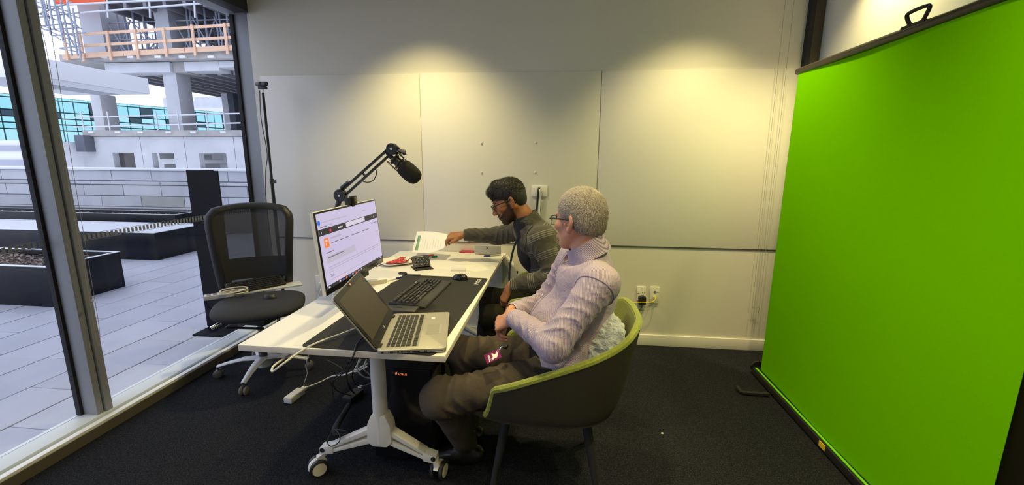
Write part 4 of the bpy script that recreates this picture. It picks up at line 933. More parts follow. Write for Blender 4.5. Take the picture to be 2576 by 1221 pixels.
MB().box(1.3885, 1.4005, 1.262, 2.905, 0.0555, 0.0592).build('case_lip', mat('lip_green', (0.16, 0.62, 0.0), 0.5), gs)
p = Vector(atX(2068, 1112, 1.380))
MB().box(1.3785, 1.3815, p.y-.028, p.y+.022, 0.018, 0.047).build('yellow_tag', mat('tag_yellow', (0.75, 0.52, 0.02), 0.5), gs)
a = Vector(atZ(1935, 992, .02)); b = Vector(atZ(1866, 988, .015)); c = Vector(atZ(1853, 972, .03))
m = MB(); m.beam(a, b, 0.022, 0.014); m.beam(b, c, 0.02, 0.012); m.build('swing_foot', M_blackm, gs, bevel=0.002)
m = MB(); m.beam((1.40, 1.45, 0.02), (1.31, 1.45, 0.015), 0.022, 0.014); m.build('swing_foot', M_blackm, gs, bevel=0.002)
for y in (1.75, 2.45):
    MB().beam((1.445, y, 0.05), (1.48, y+.3, 1.0), 0.02, 0.012).build('support_arm', M_blackm, gs)
    MB().beam((1.48, y+.3, 1.0), (1.435, y, 1.985), 0.02, 0.012).build('support_arm', M_blackm, gs)
dc = thing('storage_cabinet', 'dark low cabinet standing behind the right edge of the green screen', 'cabinet', (1.64, 1.3, 0))
MB().box(1.55, 1.745, 0.6, 1.98, 0.03, 1.35).build('cabinet_body', mat('cabinet_dark', (0.02, 0.018, 0.012), 0.6), dc, bevel=0.004)
MB().box(1.542, 1.55, 0.61, 1.29, 0.05, 1.33).build('door', bpy.data.materials['cabinet_dark'], dc); MB().box(1.542, 1.55, 1.295, 1.97, 0.05, 1.33).build('door', bpy.data.materials['cabinet_dark'], dc)
MB().box(1.56, 1.74, 0.62, 1.96, 0, 0.03).build('plinth', M_blackm, dc)

# ================================================================== WALL FITTINGS
def plate(label, px0, py0, px1, py1):
    a, b = Vector(atY(px0, py1, YB-0.008)), Vector(atY(px1, py0, YB-0.008))
    t = thing('wall_outlet', label, 'outlet', ((a.x+b.x)/2, YB-0.008, a.z))
    yw = YB-0.008 if a.z > 0.81 else YB
    MB().box(a.x, b.x, yw-0.010, yw-0.0005, a.z, b.z).build('face_plate', mat('outlet_white', (0.80, 0.77, 0.70), 0.4) if 'outlet_white' not in bpy.data.materials else bpy.data.materials['outlet_white'], t, bevel=0.002)
    return t, a, b, yw-0.010
t, a, b, yf = plate('white cable plate on the whiteboard behind the younger man with two cables hanging', 1338, 468, 1377, 494)
c = (a+b)/2
MB().lathe([(0, 0), (0.012, 0), (0.012, 0.0015), (0, 0.0015)], (c.x-.005, yf, c.z+.015), (0, -1, 0), 16).build('cable_hole', M_blackm, t)
MB().box(c.x-.012, c.x+.012, yf-.0006, yf, b.z-.012, b.z-.008).build('plate_print', M_grey, t)
cb1 = [(c.x-.008, yf+.004, c.z+.015), (c.x-.008, yf-.02, c.z+.008), (c.x-.013, yf-.016, c.z-.06), (c.x-.02, yf-.012, c.z-.20), (c.x-.02, yf-.01, c.z-.45)]
MB().tube(smoothpath(cb1, 6), 0.0085, 8).build('black_cable', M_black, t)
cb2 = [(c.x+.002, yf+.004, c.z+.013), (c.x+.003, yf-.018, c.z+.004), (c.x+.006, yf-.014, c.z-.06), (c.x+.004, yf-.012, c.z-.14), (c.x+.002, yf-.01, c.z-.40)]
MB().tube(smoothpath(cb2, 6), 0.0055, 8).build('white_cable', M_white, t)
cb3 = [(c.x+.010, yf-.005, c.z-.0), (c.x+.013, yf-.012, c.z-.08), (c.x+.012, yf-.012, c.z-.13), (c.x+.004, yf-.012, c.z-.18)]
MB().tube(smoothpath(cb3, 6), 0.0022, 6).build('thin_wire', M_black, t)
t, a, b, yf = plate('white double power outlet with a black plug pack, low on the back wall', 1599.5, 722, 1625, 779)
c = (a+b)/2
for (dx, dz) in ((-.022, .045), (-.022, -.012)): MB().box(c.x+dx-.009, c.x+dx+.009, yf-.003, yf, c.z+dz-.004, c.z+dz+.004).build('switch', M_white, t, bevel=.001)
for (dx, dz) in ((.008, .045), (.024, .045), (.016, .030)): MB().box(c.x+dx-.002, c.x+dx+.002, yf-.0005, yf, c.z+dz-.005, c.z+dz+.004).build('socket_slot', M_dkgrey, t)
MB().box(c.x-.008, c.x+.012, yf-.0005, yf, b.z-.018, b.z-.014).build('plate_print', M_grey, t)
pk = Vector(atY(1616, 757, yf-.03)); pkz = pk.z
pp2 = thing('plug_pack', 'black plug pack pushed into the lower socket of the wall outlet', 'plug', (pk.x, yf-.02, pkz-.035))
MB().prism([(pk.x-.028, yf-.045, pkz-.03), (pk.x+.026, yf-.045, pkz-.03), (pk.x+.026, yf-.045, pkz+.03), (pk.x, yf-.045, pkz+.038), (pk.x-.028, yf-.045, pkz+.028)], (0, .044, 0)).build('body', M_black, pp2, bevel=.004)
MB().tube(smoothpath([(pk.x, yf-.025, pkz-.03), (pk.x-.002, yf-.03, pkz-.06), (pk.x-.03, yf-.02, pkz-.085), (pk.x-.07, yf-.02, pkz-.10), (pk.x-.16, yf-.06, pkz-.12)], 6), 0.0022, 6).build('lead', M_black, pp2)
t, a, b, yf = plate('white data outlet with a yellow network cable, right of the power outlet', 1634, 723, 1659.5, 763)
c = (a+b)/2
MB().lathe([(0, 0), (0.010, 0), (0.010, 0.002), (0, 0.002)], (c.x, yf, c.z+.026), (0, -1, 0), 14).build('round_port', M_grey, t)
MB().box(c.x+.012, c.x+.03, yf-.0006, yf, c.z+.022, c.z+.026).build('plate_print', M_grey, t); MB().box(c.x-.010, c.x+.012, yf-.002, yf, c.z-.028, c.z-.006).build('data_port', M_white, t)
M_yel = mat('cable_yellow', (0.72, 0.55, 0.02), 0.45)
yc = [(c.x, yf, c.z-.015), (c.x+.003, yf-.02, c.z-.012), (c.x-.01, yf-.035, c.z-.035), (c.x-.05, yf-.045, c.z-.048), Vector(atY(1616, 761, yf-.055)), Vector(atY(1590, 762, yf-.06)), Vector(atY(1565, 760, yf-.1)), Vector(atY(1500, 775, yf-.2)), (0.15, 3.05, 0.02)]
nc = thing('network_cable', 'yellow network cable running from the data outlet behind the green chair', 'cable', (c.x, yf-.02, c.z-.03))
MB().tube(smoothpath(yc, 6), 0.0036, 8).build('lead', M_yel, nc)
MB().tube([(c.x, yf, c.z-.015), (c.x+.002, yf-.02, c.z-.012)], 0.007, 8).build('connector', M_yel, nc)
t, a, b, yf = plate('white wall outlet with white plug left of the monitor stand', 796, 694, 811, 732)
MB().box(b.x-.02, b.x+.02, yf-.03, yf, a.z+.05, a.z+.085).build('plug', M_white, t, bevel=.004)
MB().tube(smoothpath([(b.x, yf-.02, a.z+.06), (b.x-.01, yf-.04, a.z), (b.x-.06, yf-.05, a.z-.15), (b.x-.05, yf-.06, 0.02)], 6), 0.004, 6).build('lead', M_white, t)

# ------------------------------------------------------------------ tripod with camera
tp0 = Vector((-2.188, 3.10, 0))
tr_ = thing('camera_tripod', 'thin black telescopic tripod between the task chair and the back wall', 'tripod', tp0)
MB().tube([tp0+Vector((0, 0, .22)), tp0+Vector((0, 0, 1.27))], 0.0125, 12).build('lower_pole', M_black, tr_)
MB().tube([tp0+Vector((0, 0, 1.27)), tp0+Vector((0, 0, 1.935))], 0.0095, 12).build('upper_pole', M_black, tr_)
MB().tube([tp0+Vector((0, 0, 1.265)), tp0+Vector((0, 0, 1.305))], 0.0155, 12).build('collar', M_black, tr_); MB().box(tp0.x+.01, tp0.x+.03, tp0.y-.01, tp0.y+.01, 1.275, 1.295).build('lock_knob', M_black, tr_)
for k in range(3):
    a = 0.6+2.094*k; MB().tube([tp0+Vector((0, 0, .42)), tp0+Vector((.17*math.cos(a), .17*math.sin(a), .01))], 0.008, 8).build('leg', M_black, tr_)
MB().tube([tp0+Vector((0, 0, 1.935)), tp0+Vector((0, 0, 1.962))], 0.005, 8).build('screw', M_white, tr_)
MB().tube(smoothpath([tp0+Vector((-.01, -.02, 1.95)), tp0+Vector((-.022, -.02, 1.75)), tp0+Vector((.0, -.022, 1.5)), tp0+Vector((-.03, -.02, 1.35)), tp0+Vector((-.05, -.02, 1.1)), tp0+Vector((-.04, -.02, .6))], 8), 0.0028, 6).build('camera_lead', M_black, tr_)
w2 = thing('webcam', 'black webcam bar mounted on top of the thin tripod', 'webcam', tp0+Vector((0, 0, 1.962)))
c = tp0+Vector((0, 0, 1.995))
MB().tube([c+Vector((-.052, .012, .006)), c+Vector((-.045, .01, .006)), c+Vector((.045, -.02, -.001)), c+Vector((.052, -.022, -.001))], [(0.016, 0.012), (0.02, 0.015), (0.02, 0.015), (0.016, 0.012)], 14).build('body', M_black, w2)
MB().lathe([(0, 0), (0.014, 0), (0.014, 0.006), (0.010, 0.007), (0, 0.007)], c+Vector((0, -.018, .002)), (0.2, -1, 0), 18).build('lens', M_blackg, w2)
MB().box(c.x-.03, c.x+.03, c.y-.012, c.y+.016, c.z-.034, c.z-.014).build('clip', M_black, w2, bevel=.004)

# ================================================================== TASK CHAIR
F2 = Vector((0.50, -0.866, 0)); R2 = Vector((0.866, 0.50, 0)); Zv = Vector((0, 0, 1))
tc = thing('task_chair', 'black mesh back office chair on a silver five star base by the window', 'chair', (-1.985, 2.54, 0))
def mesh_mat():
    m = bpy.data.materials.new('chair_mesh'); m.use_nodes = True; nt = m.node_tree; b = nt.nodes['Principled BSDF']
    b.inputs['Base Color'].default_value = (0.035, 0.035, 0.037, 1); b.inputs['Roughness'].default_value = 0.8
    o = nt.nodes['Material Output']; mx = nt.nodes.new('ShaderNodeMixShader'); tr = nt.nodes.new('ShaderNodeBsdfTransparent'); mx.inputs[0].default_value = 0.84
    tr.inputs[0].default_value = (0.8, 0.8, 0.8, 1)
    nt.links.new(tr.outputs[0], mx.inputs[1]); nt.links.new(b.outputs[0], mx.inputs[2]); nt.links.new(mx.outputs[0], o.inputs[0]); return m
M_mesh = mesh_mat()
BC = Vector((-2.125, 2.735, 0))
def bk(u, v, off=0.0):      # u -1..1 across (chair's viewer right), v 0..1 up
    hw = 0.205+0.040*min(1, v*1.15)-0.012*max(0, v-.85)/.15
    z = 0.575+v*0.555-0.030*max(0, v-0.5)*2*abs(u)**2.2
    dep = -0.085*(1-u*u)*0.7-0.05*v+0.03*math.sin(v*3.0)
    return BC+R2*(u*hw)+F2*(dep+off)+Zv*z
MB().grid(lambda a, b: bk(-0.98+1.96*a, 0.02+0.96*b), 22, 22).build('mesh_panel', M_mesh, tc)
path = [bk(-1, v) for v in np.linspace(0.0, .93, 14)]+[bk(u, 1.0) for u in np.linspace(-.9, .9, 15)]+[bk(1, v) for v in np.linspace(.93, 0, 14)]+[bk(u, 0.0) for u in np.linspace(.9, -.9, 12)]
M_cf = mat('chair_frame', (0.010, 0.0095, 0.009), 0.5)
MB().tube(path, [(0.029, 0.013)]*len(path), 10, True, flat=(-R2.x, -R2.y, 0)).build('back_frame', M_cf, tc)
MB().grid(lambda a, b: bk(-0.88+1.76*a, 0.06+0.28*b, -0.02), 16, 8).build('lumbar_panel', mat('lumbar', (0.012, 0.012, 0.012), 0.7), tc, solid=0.006)
MB().tube(smoothpath([bk(0, 0.15, -.03), BC+Zv*.55-F2*.05, BC+Zv*.46+F2*.02, BC+Zv*.44+F2*.18], 6), [(0.03, 0.012)]*19, 10).build('back_support', M_cf, tc)
SCt = Vector((-1.885, 2.435, 0.500))
def seat_fn(u, v):
    a = 2*math.pi*u; n = 3.2; rr = 1/((abs(math.cos(a))**n+abs(math.sin(a))**n)**(1/n))
    t = v*math.pi-math.pi/2; k = abs(math.cos(t))**0.35; z = math.copysign(abs(math.sin(t))**0.8, math.sin(t))*0.036
    x = math.cos(a)*rr*k*0.262; y = math.sin(a)*rr*k*0.22
    return SCt+R2*x+F2*y+Zv*(0.036+z-0.03*max(0, y/0.25)**3)
MB().grid(seat_fn, 48, 14, True).build('seat', mat('seat_fabric', (0.016, 0.017, 0.022), 0.8, bump=(300, .3)), tc)
MB().box(-2.06, -1.84, 2.40, 2.58, 0.40, 0.475).build('mechanism', M_cf, tc, bevel=0.02)
MB().tube([(-1.985, 2.54, .09), (-1.985, 2.54, .26)], 0.027, 16).build('gas_column', M_dkgrey, tc); MB().tube([(-1.985, 2.54, .25), (-1.985, 2.54, .42)], 0.016, 14).build('gas_piston', M_grey, tc)
for (s, l) in ((.12, .12), (-.1, .10), (.2, .05)):
    p = SCt+R2*s+F2*.02-Zv*.02; MB().tube([p, p+R2*.1*(1 if s > 0 else -1)-Zv*.06, p+R2*.11-Zv*.10], 0.008, 8).build('lever', M_cf, tc)
MB().tube([SCt+R2*-.2+F2*.1-Zv*.02, SCt+R2*-.25+F2*.12-Zv*.04], 0.012, 10).build('lever', M_chrome, tc)
M_star = mat('star_silver', (0.46, 0.46, 0.47), 0.4, metal=0.3)
hub = Vector((-1.985, 2.54, 0))
MB().tube([hub+Zv*.06, hub+Zv*.13], [0.05, 0.036], 20).build('base_hub', M_star, tc)
tips = [Vector((-1.93, 2.285, 0)), Vector((-2.275, 2.44, 0)), Vector((-1.725, 2.625, 0))]
base_ang = [math.atan2(t.y-hub.y, t.x-hub.x) for t in tips]
angs = [base_ang[0]+k*2*math.pi/5 for k in range(5)]
angs = [base_ang[0], base_ang[1], base_ang[2], base_ang[0]+math.radians(150), base_ang[0]+math.radians(215)]
for a in angs:
    d = Vector((math.cos(a), math.sin(a), 0)); s = Vector((-d.y, d.x, 0)); L = 0.285
    pth = [hub+d*.03+Zv*.115, hub+d*.12+Zv*.115, hub+d*.2+Zv*.10, hub+d*L+Zv*.078]
    MB().tube(pth, [(0.036, 0.015), (0.028, 0.014), (0.022, 0.012), (0.017, 0.010)], 10, flat=s).build('base_arm', M_star, tc)
    c = hub+d*L
    w = MB().tube([c+Zv*.045, c+Zv*.085], 0.008, 8).build('caster', M_dkgrey, tc)
    for q in (-1, 1):
        MB().lathe([(0.004, -0.011), (0.022, -0.011), (0.028, -0.004), (0.028, 0.005), (0.020, 0.011), (0, 0.011)], c+s*0.014*q+Zv*0.028, s*q, 18).build('wheel', mat('chair_wheel', (0.12, 0.11, 0.10), 0.5) if 'chair_wheel' not in bpy.data.materials else bpy.data.materials['chair_wheel'], w)

# things lying on the task chair's seat
SZ = 0.558
def onseat(px, py, dz=0): p = Vector(atZ(px, py, SZ+dz)); return p
a, b = onseat(545, 752), onseat(762, 719)
wk = thing('white_keyboard', 'thin white and silver keyboard lying across the task chair seat', 'keyboard', (a+b)/2)
dk = (b-a).normalized(); nk = Vector((-dk.y, dk.x, 0))
MB(frame((a+b)/2, dk, nk)).box(-(b-a).length/2, (b-a).length/2, 0.0, 0.115, 0, 0.010).build('slab', mat('keyboard_white', (0.60, 0.61, 0.63), 0.35), wk, bevel=0.003)
m = MB(frame((a+b)/2, dk, nk))
for r in range(5):
    for k in range(14): m.box(-.17+k*.0243, -.15+k*.0243, .012+r*.02, .028+r*.02, 0.010, 0.013)
o = m.build('keys', M_white, wk); o['kind'] = 'stuff'
a2, b2 = onseat(585, 742, .014), onseat(722, 716, .014); c2 = (a2+b2)/2
bk_ = thing('black_keyboard', 'black keyboard resting on the white keyboard on the task chair', 'keyboard', c2)
d2 = (b2-a2).normalized(); n2 = Vector((-d2.y, d2.x, 0)); Mx = frame(c2, d2, (n2*0.94+Zv*0.34))
MB(Mx).box(-.185, .165, 0.0, 0.125, 0, 0.014).build('case', M_blackm, bk_, bevel=0.003)
k3 = keymesh('spare_key', 1, 1, 0.006, M_black, 0.1); e3 = Mx.to_3x3().to_euler()
for r in range(5):
    for k in range(14): inst(k3, 'key', bk_, Mx @ Vector((-.170+k*.0237, .018+r*.0215, .014)), (.0195, .017, 1), e3)
ps_ = onseat(547, 751, 0.012)
pw = thing('power_board', 'short white power board with dark sockets at the left of the chair seat', 'power board', ps_)
Mw = frame(ps_, dk, nk)
MB(Mw).box(-.07, .09, -.02, .035, 0, .028).build('body', mat('board_white', (0.55, 0.55, 0.60), 0.4), pw, bevel=.004)
for k in range(4):
    for r in range(2): MB(Mw).box(-.055+k*.034, -.032+k*.034, -.012+r*.024, .003+r*.024, .028, .0285).build('socket', M_dkgrey, pw)
cl = onseat(590, 742, .035)
m = MB(); pts = []
for k in range(70):
    t = k/69*2*math.pi*2.6; pts.append(cl+dk*(0.075*math.cos(t))+nk*(0.042*math.sin(t))+Zv*(0.012+0.010*math.sin(t*0.5+1)+0.018*k/69))
m.tube(pts, 0.0042, 7); m.tube([pts[0], pts[0]-dk*.05-nk*.02+Zv*.01], 0.006, 7)
tag(m.build('coiled_cable', mat('cable_cream', (0.66, 0.60, 0.50), 0.5)), 'coiled cream cable lying on top of the power board on the chair', 'cable')
ms2 = thing('computer_mouse', 'black mouse at the front edge of the task chair seat', 'mouse', onseat(680, 752, .010))
mouse(ms2, onseat(680, 752, .010), R2*0.9+F2*0.3, 0.085, 0.055, 0.032, M_black)
MB().tube(smoothpath([onseat(665, 750, .0), onseat(640, 745, .01), onseat(625, 752, .005), onseat(610, 745, .01)], 6), 0.0025, 6).build('lead', M_black, ms2)

# ================================================================== TUB CHAIRS
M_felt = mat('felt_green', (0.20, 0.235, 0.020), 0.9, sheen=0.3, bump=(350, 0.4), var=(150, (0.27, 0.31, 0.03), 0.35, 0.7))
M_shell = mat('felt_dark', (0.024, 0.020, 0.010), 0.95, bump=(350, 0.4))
def tub_chair(cx, cy, label, rz=0.0, drop=0.255):
    t = thing('tub_chair', label, 'chair', (cx, cy, 0), 'green felt tub chairs')
    Rz = Matrix.Rotation(rz, 3, 'Z'); C = Vector((cx, cy, 0))
    A0 = math.radians(128)
    def rimz(a): q = abs(a)/A0; return 0.800-drop*max(0, (q-0.22)/0.78)**1.0
    def se(a, Ax, Ay, n=2.7):
        c, s = math.cos(a), math.sin(a); k = 1/((abs(c)**n+abs(s)**n)**(1/n)); return Vector((c*k*Ax, s*k*Ay, 0))
    def sh(a, v, off=0.0):
        top = se(a, 0.395-0.115*max(0, -math.cos(a))-off, 0.340-off); bot = se(a, 0.300+0.14*max(0, -math.cos(a))-off, 0.305-off); w = v**0.62
        p = bot*(1-w)+top*w; p.z = 0.415+(rimz(a)-0.415)*v; 
        return C+Rz @ p
    na, nv = 56, 14
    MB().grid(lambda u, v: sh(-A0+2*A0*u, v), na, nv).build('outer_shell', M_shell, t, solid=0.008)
    MB().grid(lambda u, v: sh(-A0+2*A0*u, 0.02+v*.985, 0.020), na, nv).build('inner_shell', M_felt, t, solid=0.008)
    path = [sh(-A0, v, 0.012) for v in np.linspace(0.0, .97, 8)]+[sh(a, 1.0, 0.012)+Vector((0, 0, .002)) for a in np.linspace(-A0*.985, A0*.985, 60)]+[sh(A0, v, 0.012) for v in np.linspace(.97, 0, 8)]
    MB().tube(path, 0.0155, 8).build('rim', M_felt, t)
    MB().prism([C+Rz @ (se(a, 0.300+.14*max(0, -math.cos(a)), 0.305)+Vector((0, 0, .405))) for a in np.linspace(-math.pi, math.pi, 40, endpoint=False)], (0, 0, .02)).build('seat_pan', M_shell, t)
    MB().prism([C+Rz @ (se(a, 0.280+.0*max(0, -math.cos(a)), 0.285)+Vector((-.005, 0, .425))) for a in np.linspace(-math.pi, math.pi, 40, endpoint=False)], (0, 0, .055)).build('seat_cushion', M_felt, t, bevel=0.02)
    m = MB(); m.beam(C+Rz @ Vector((-.19, -.17, .385)), C+Rz @ Vector((.19, .17, .385)), .05, .03); m.beam(C+Rz @ Vector((-.19, .17, .385)), C+Rz @ Vector((.19, -.17, .385)), .05, .03)
    m.build('under_frame', M_blackm, t)
    for sx in (-1, 1):
        for sy in (-1, 1):
            MB().tube([C+Rz @ Vector((sx*.165, sy*.15, .395)), C+Rz @ Vector((sx*.235, sy*.215, 0.0))], [0.024, 0.012], 12).build('leg', M_blackm, t)
    return t
tub_chair(-0.025, 1.850, 'green felt tub chair with dark outer shell holding the grey haired man')
tub_chair(-0.05, 2.68, 'green felt tub chair under the younger man in the grey jacket', 0.0, 0.165)

cr_ = Vector(atZ(1665, 1092, 0.0)); tag(MB().prism([cr_+Vector(p) for p in ((-.006, -.003, .0005), (.005, -.005, .0005), (.007, .003, .0005), (-.002, .006, .0005))], (0.001, 0, .004)).build('paper_scrap', M_white), 'tiny white paper scrap lying on the dark carpet right of the tub chair', 'scrap')
# fluffy cushion behind the older man
cu = thing('fluffy_cushion', 'pale blue grey fluffy cushion wedged behind the older man in the tub chair', 'cushion', (0.26, 1.72, 0.5))
from mathutils import noise as mnoise
def cush(u, v):
    a = 2*math.pi*u; t = (v-.5)*math.pi; n = 3.0
    rr = 1/((abs(math.cos(a))**n+abs(math.sin(a))**n)**(1/n)); k = math.cos(t)**0.55 if math.cos(t) > 1e-6 else 0
    p = Vector((math.sin(t)*0.075*(1-.25*(rr*k)**2), math.cos(a)*rr*k*0.165, math.sin(a)*rr*k*0.150))
    q = p.normalized() if p.length else Vector((1, 0, 0))
    p += q*(0.012*mnoise.noise(p*38)+0.006*mnoise.noise(p*90+Vector((3, 1, 2))))
    p = Matrix.Rotation(math.radians(28), 3, 'Z') @ (Matrix.Rotation(math.radians(22), 3, 'Y') @ p)
    return Vector((0.168, 1.770, 0.695))+p
M_fluff = mat('fluff', (0.60, 0.64, 0.66), 0.95, sheen=0.5, bump=(120, 0.8), var=(45, (0.44, 0.48, 0.51), 0.35, 0.65))
MB().grid(cush, 150, 90, True).build('cover', M_fluff, cu, smooth=80)
# ================================================================== SMOOTH BODIES (signed distance fields on a graded grid)
def axis(lo, hi, h, fine=()):
    x = lo; out = [lo]
    while x < hi:
        st = h
        for (a, b, f) in fine:
            if a-h <= x <= b: st = min(st, f)
        x += st; out.append(x)
    return np.array(out, np.float64)
def cap(a, b, ra, rb=None, k=0.02, n=None, f=1.0, op='u'):
    return ('c', np.array(a, float), np.array(b, float), ra, ra if rb is None else rb, k, None if n is None else np.array(n, float)/np.linalg.norm(n), f, op)
def ell(c, r, k=0.02, M=None, op='u'):
    return ('e', np.array(c, float), np.array(r, float), None, None, k, np.eye(3) if M is None else np.array(M), 1.0, op)
def sdf_prim(p, X, Y, Z):
    if p[0] == 'c':
        _, a, b, ra, rb, k, n, f, op = p
        d = b-a; L2 = max(d@d, 1e-12)
        px, py, pz = X-a[0], Y-a[1], Z-a[2]
        t = np.clip((px*d[0]+py*d[1]+pz*d[2])/L2, 0, 1)
        vx, vy, vz = px-t*d[0], py-t*d[1], pz-t*d[2]
        if n is not None:
            s = (vx*n[0]+vy*n[1]+vz*n[2])*(1/f-1); vx, vy, vz = vx+n[0]*s, vy+n[1]*s, vz+n[2]*s
        return np.sqrt(vx*vx+vy*vy+vz*vz)-(ra+(rb-ra)*t)
    _, c, r, _a, _b, k, M, f, op = p
    px, py, pz = X-c[0], Y-c[1], Z-c[2]
    q = [(px*M[0][i]+py*M[1][i]+pz*M[2][i]) for i in range(3)]      # columns of M are the local axes
    k0 = np.sqrt((q[0]/r[0])**2+(q[1]/r[1])**2+(q[2]/r[2])**2)
    k1 = np.sqrt((q[0]/r[0]**2)**2+(q[1]/r[1]**2)**2+(q[2]/r[2]**2)**2)+1e-9
    return k0*(k0-1)/k1
def bbox(p):
    if p[0] == 'c':
        r = max(p[3], p[4])*max(1, p[7]); return np.minimum(p[1], p[2])-r, np.maximum(p[1], p[2])+r
    r = p[2].max(); return p[1]-r, p[1]+r
def field(prims, ax):
    xs, ys, zs_ = ax
    D = np.full((len(xs), len(ys), len(zs_)), 0.5, np.float32)
    for p in prims:
        k = p[5]; op = p[8]
        if op == 'i': sl = (slice(None),)*3
        else:
            lo, hi = bbox(p); m = k+0.02
            sl = tuple(slice(max(0, np.searchsorted(a, lo[i]-m)-1), np.searchsorted(a, hi[i]+m)+1) for i, a in enumerate(ax))
        X_, Y_, Z_ = xs[sl[0]][:, None, None], ys[sl[1]][None, :, None], zs_[sl[2]][None, None, :]
        d = sdf_prim(p, X_, Y_, Z_).astype(np.float32); A = D[sl]
        if op == 'u':
            h = np.clip(.5+.5*(A-d)/k, 0, 1); D[sl] = A*(1-h)+d*h-k*h*(1-h)
        elif op == 's':
            d = -d; h = np.clip(.5-.5*(A-d)/k, 0, 1); D[sl] = A*(1-h)+d*h+k*h*(1-h)
        else:
            h = np.clip(.5-.5*(A-d)/k, 0, 1); D[sl] = A*(1-h)+d*h+k*h*(1-h)
    return D
def surface_nets(D, ax):
    xs, ys, zs_ = ax
    I = D < 0
    c = [I[i:D.shape[0]-1+i, j:D.shape[1]-1+j, k:D.shape[2]-1+k] for i in (0, 1) for j in (0, 1) for k in (0, 1)]
    s = np.zeros(c[0].shape, np.int8)
    for q in c: s += q
    act = np.argwhere((s > 0) & (s < 8))
    idx = np.full(c[0].shape, -1, np.int32); idx[act[:, 0], act[:, 1], act[:, 2]] = np.arange(len(act))
    off = [(i, j, k) for i in (0, 1) for j in (0, 1) for k in (0, 1)]
    vals = np.stack([D[act[:, 0]+o[0], act[:, 1]+o[1], act[:, 2]+o[2]] for o in off], 1)
    acc = np.zeros((len(act), 3)); cnt = np.zeros(len(act))
    for a in range(8):
        for b in range(a+1, 8):
            if sum(x != y for x, y in zip(off[a], off[b])) != 1: continue
            m = (vals[:, a] < 0) != (vals[:, b] < 0)
            t = vals[m, a]/(vals[m, a]-vals[m, b])
            oa, ob = np.array(off[a], float), np.array(off[b], float)
            acc[m] += oa+(ob-oa)*t[:, None]; cnt[m] += 1
    fr = acc/cnt[:, None]
    V = np.stack([a[act[:, i]]+fr[:, i]*(a[act[:, i]+1]-a[act[:, i]]) for i, a in enumerate(ax)], 1)
    F = []
    for d in range(3):
        sl0 = [slice(1, -1)]*3; sl1 = [slice(1, -1)]*3; sl0[d] = slice(0, -1); sl1[d] = slice(1, None)
        A, B = I[tuple(sl0)], I[tuple(sl1)]
        e = np.argwhere(A != B); 
        if not len(e): continue
        fl = A[e[:, 0], e[:, 1], e[:, 2]]
        g = e.copy(); o1, o2 = [x for x in range(3) if x != d]
        g[:, o1] += 1; g[:, o2] += 1
        def at_(u, v):
            h = g.copy(); h[:, o1] -= u; h[:, o2] -= v; return idx[h[:, 0], h[:, 1], h[:, 2]]
        q = np.stack([at_(1, 1), at_(0, 1), at_(0, 0), at_(1, 0)], 1)
        flip = fl if d != 1 else ~fl
        q[~flip] = q[~flip][:, ::-1]
        F.append(q[(q >= 0).all(1)])
    return V, np.concatenate(F)
def sdf_object(name, prims, ax, m, parent, segs=None, smooth=0, noise_amp=None, inter=None):
    D = field(prims, ax)
    if inter is not None: D = np.maximum(D, inter(ax))
    V, Fc = surface_nets(D, ax)
    me = bpy.data.meshes.new(name)
    og = np.array(ORG[parent]) if parent is not None else V.mean(0)
    if smooth:
        E_ = np.concatenate([Fc[:, [0, 1]], Fc[:, [1, 2]], Fc[:, [2, 3]], Fc[:, [3, 0]]])
        for _ in range(smooth):
            S_ = np.zeros_like(V); n_c = np.bincount(E_[:, 0], minlength=len(V))+np.bincount(E_[:, 1], minlength=len(V))
            for k in range(3):
                S_[:, k] = np.bincount(E_[:, 0], V[E_[:, 1], k], len(V))+np.bincount(E_[:, 1], V[E_[:, 0], k], len(V))
            V = V*0.5+0.5*S_/np.maximum(n_c, 1)[:, None]
    if noise_amp is not None: V = noise_amp(V)
    W_ = V-og
    me.vertices.add(len(V)); me.vertices.foreach_set('co', W_.ravel())
    me.loops.add(len(Fc)*4); me.loops.foreach_set('vertex_index', Fc.ravel().astype(np.int32))
    me.polygons.add(len(Fc)); me.polygons.foreach_set('loop_start', np.arange(0, len(Fc)*4, 4, dtype=np.int32))
    me.update(calc_edges=True); me.validate()
    bm = bmesh.new(); bm.from_mesh(me); bmesh.ops.recalc_face_normals(bm, faces=bm.faces); bm.to_mesh(me); bm.free()
    me.polygons.foreach_set('use_smooth', [True]*len(me.polygons))
    if segs is not None:
        dg = np.zeros(len(V)); best = np.full(len(V), 9.0); axv = np.zeros(len(V)); ang = np.zeros(len(V))
        for (a, b, r, o_) in segs:
            a, b = np.array(a, float), np.array(b, float); d = b-a; L = np.linalg.norm(d); d /= L
            t = np.clip((V-a)@d, 0, L); q = V-a-t[:, None]*d; dist = np.linalg.norm(q, axis=1)-r
            u = np.cross(d, [0.3, 0.2, 0.93]); u /= np.linalg.norm(u); w = np.cross(d, u)
            mk = dist < best; best[mk] = dist[mk]; axv[mk] = 0.0 if o_ is None else ((V-a)@d)[mk]+o_; th_ = np.arctan2(q@w, q@u); ang[mk] = (th_*r)[mk]; dg[mk] = (th_/(2*math.pi)*round(2*math.pi*r*.78/.0046)*.0046)[mk]
        at = me.attributes.new('along', 'FLOAT', 'POINT'); at.data.foreach_set('value', axv.astype(np.float32))
        at = me.attributes.new('diag', 'FLOAT', 'POINT'); at.data.foreach_set('value', (axv*.62+dg).astype(np.float32))
        at = me.attributes.new('around', 'FLOAT', 'POINT'); at.data.foreach_set('value', ang.astype(np.float32))
    me.materials.append(m)
    o = bpy.data.objects.new(name, me); COL.objects.link(o)
    if parent is not None: o.parent = parent
    else: o.location = og
    ORG[o] = tuple(og)
    return o

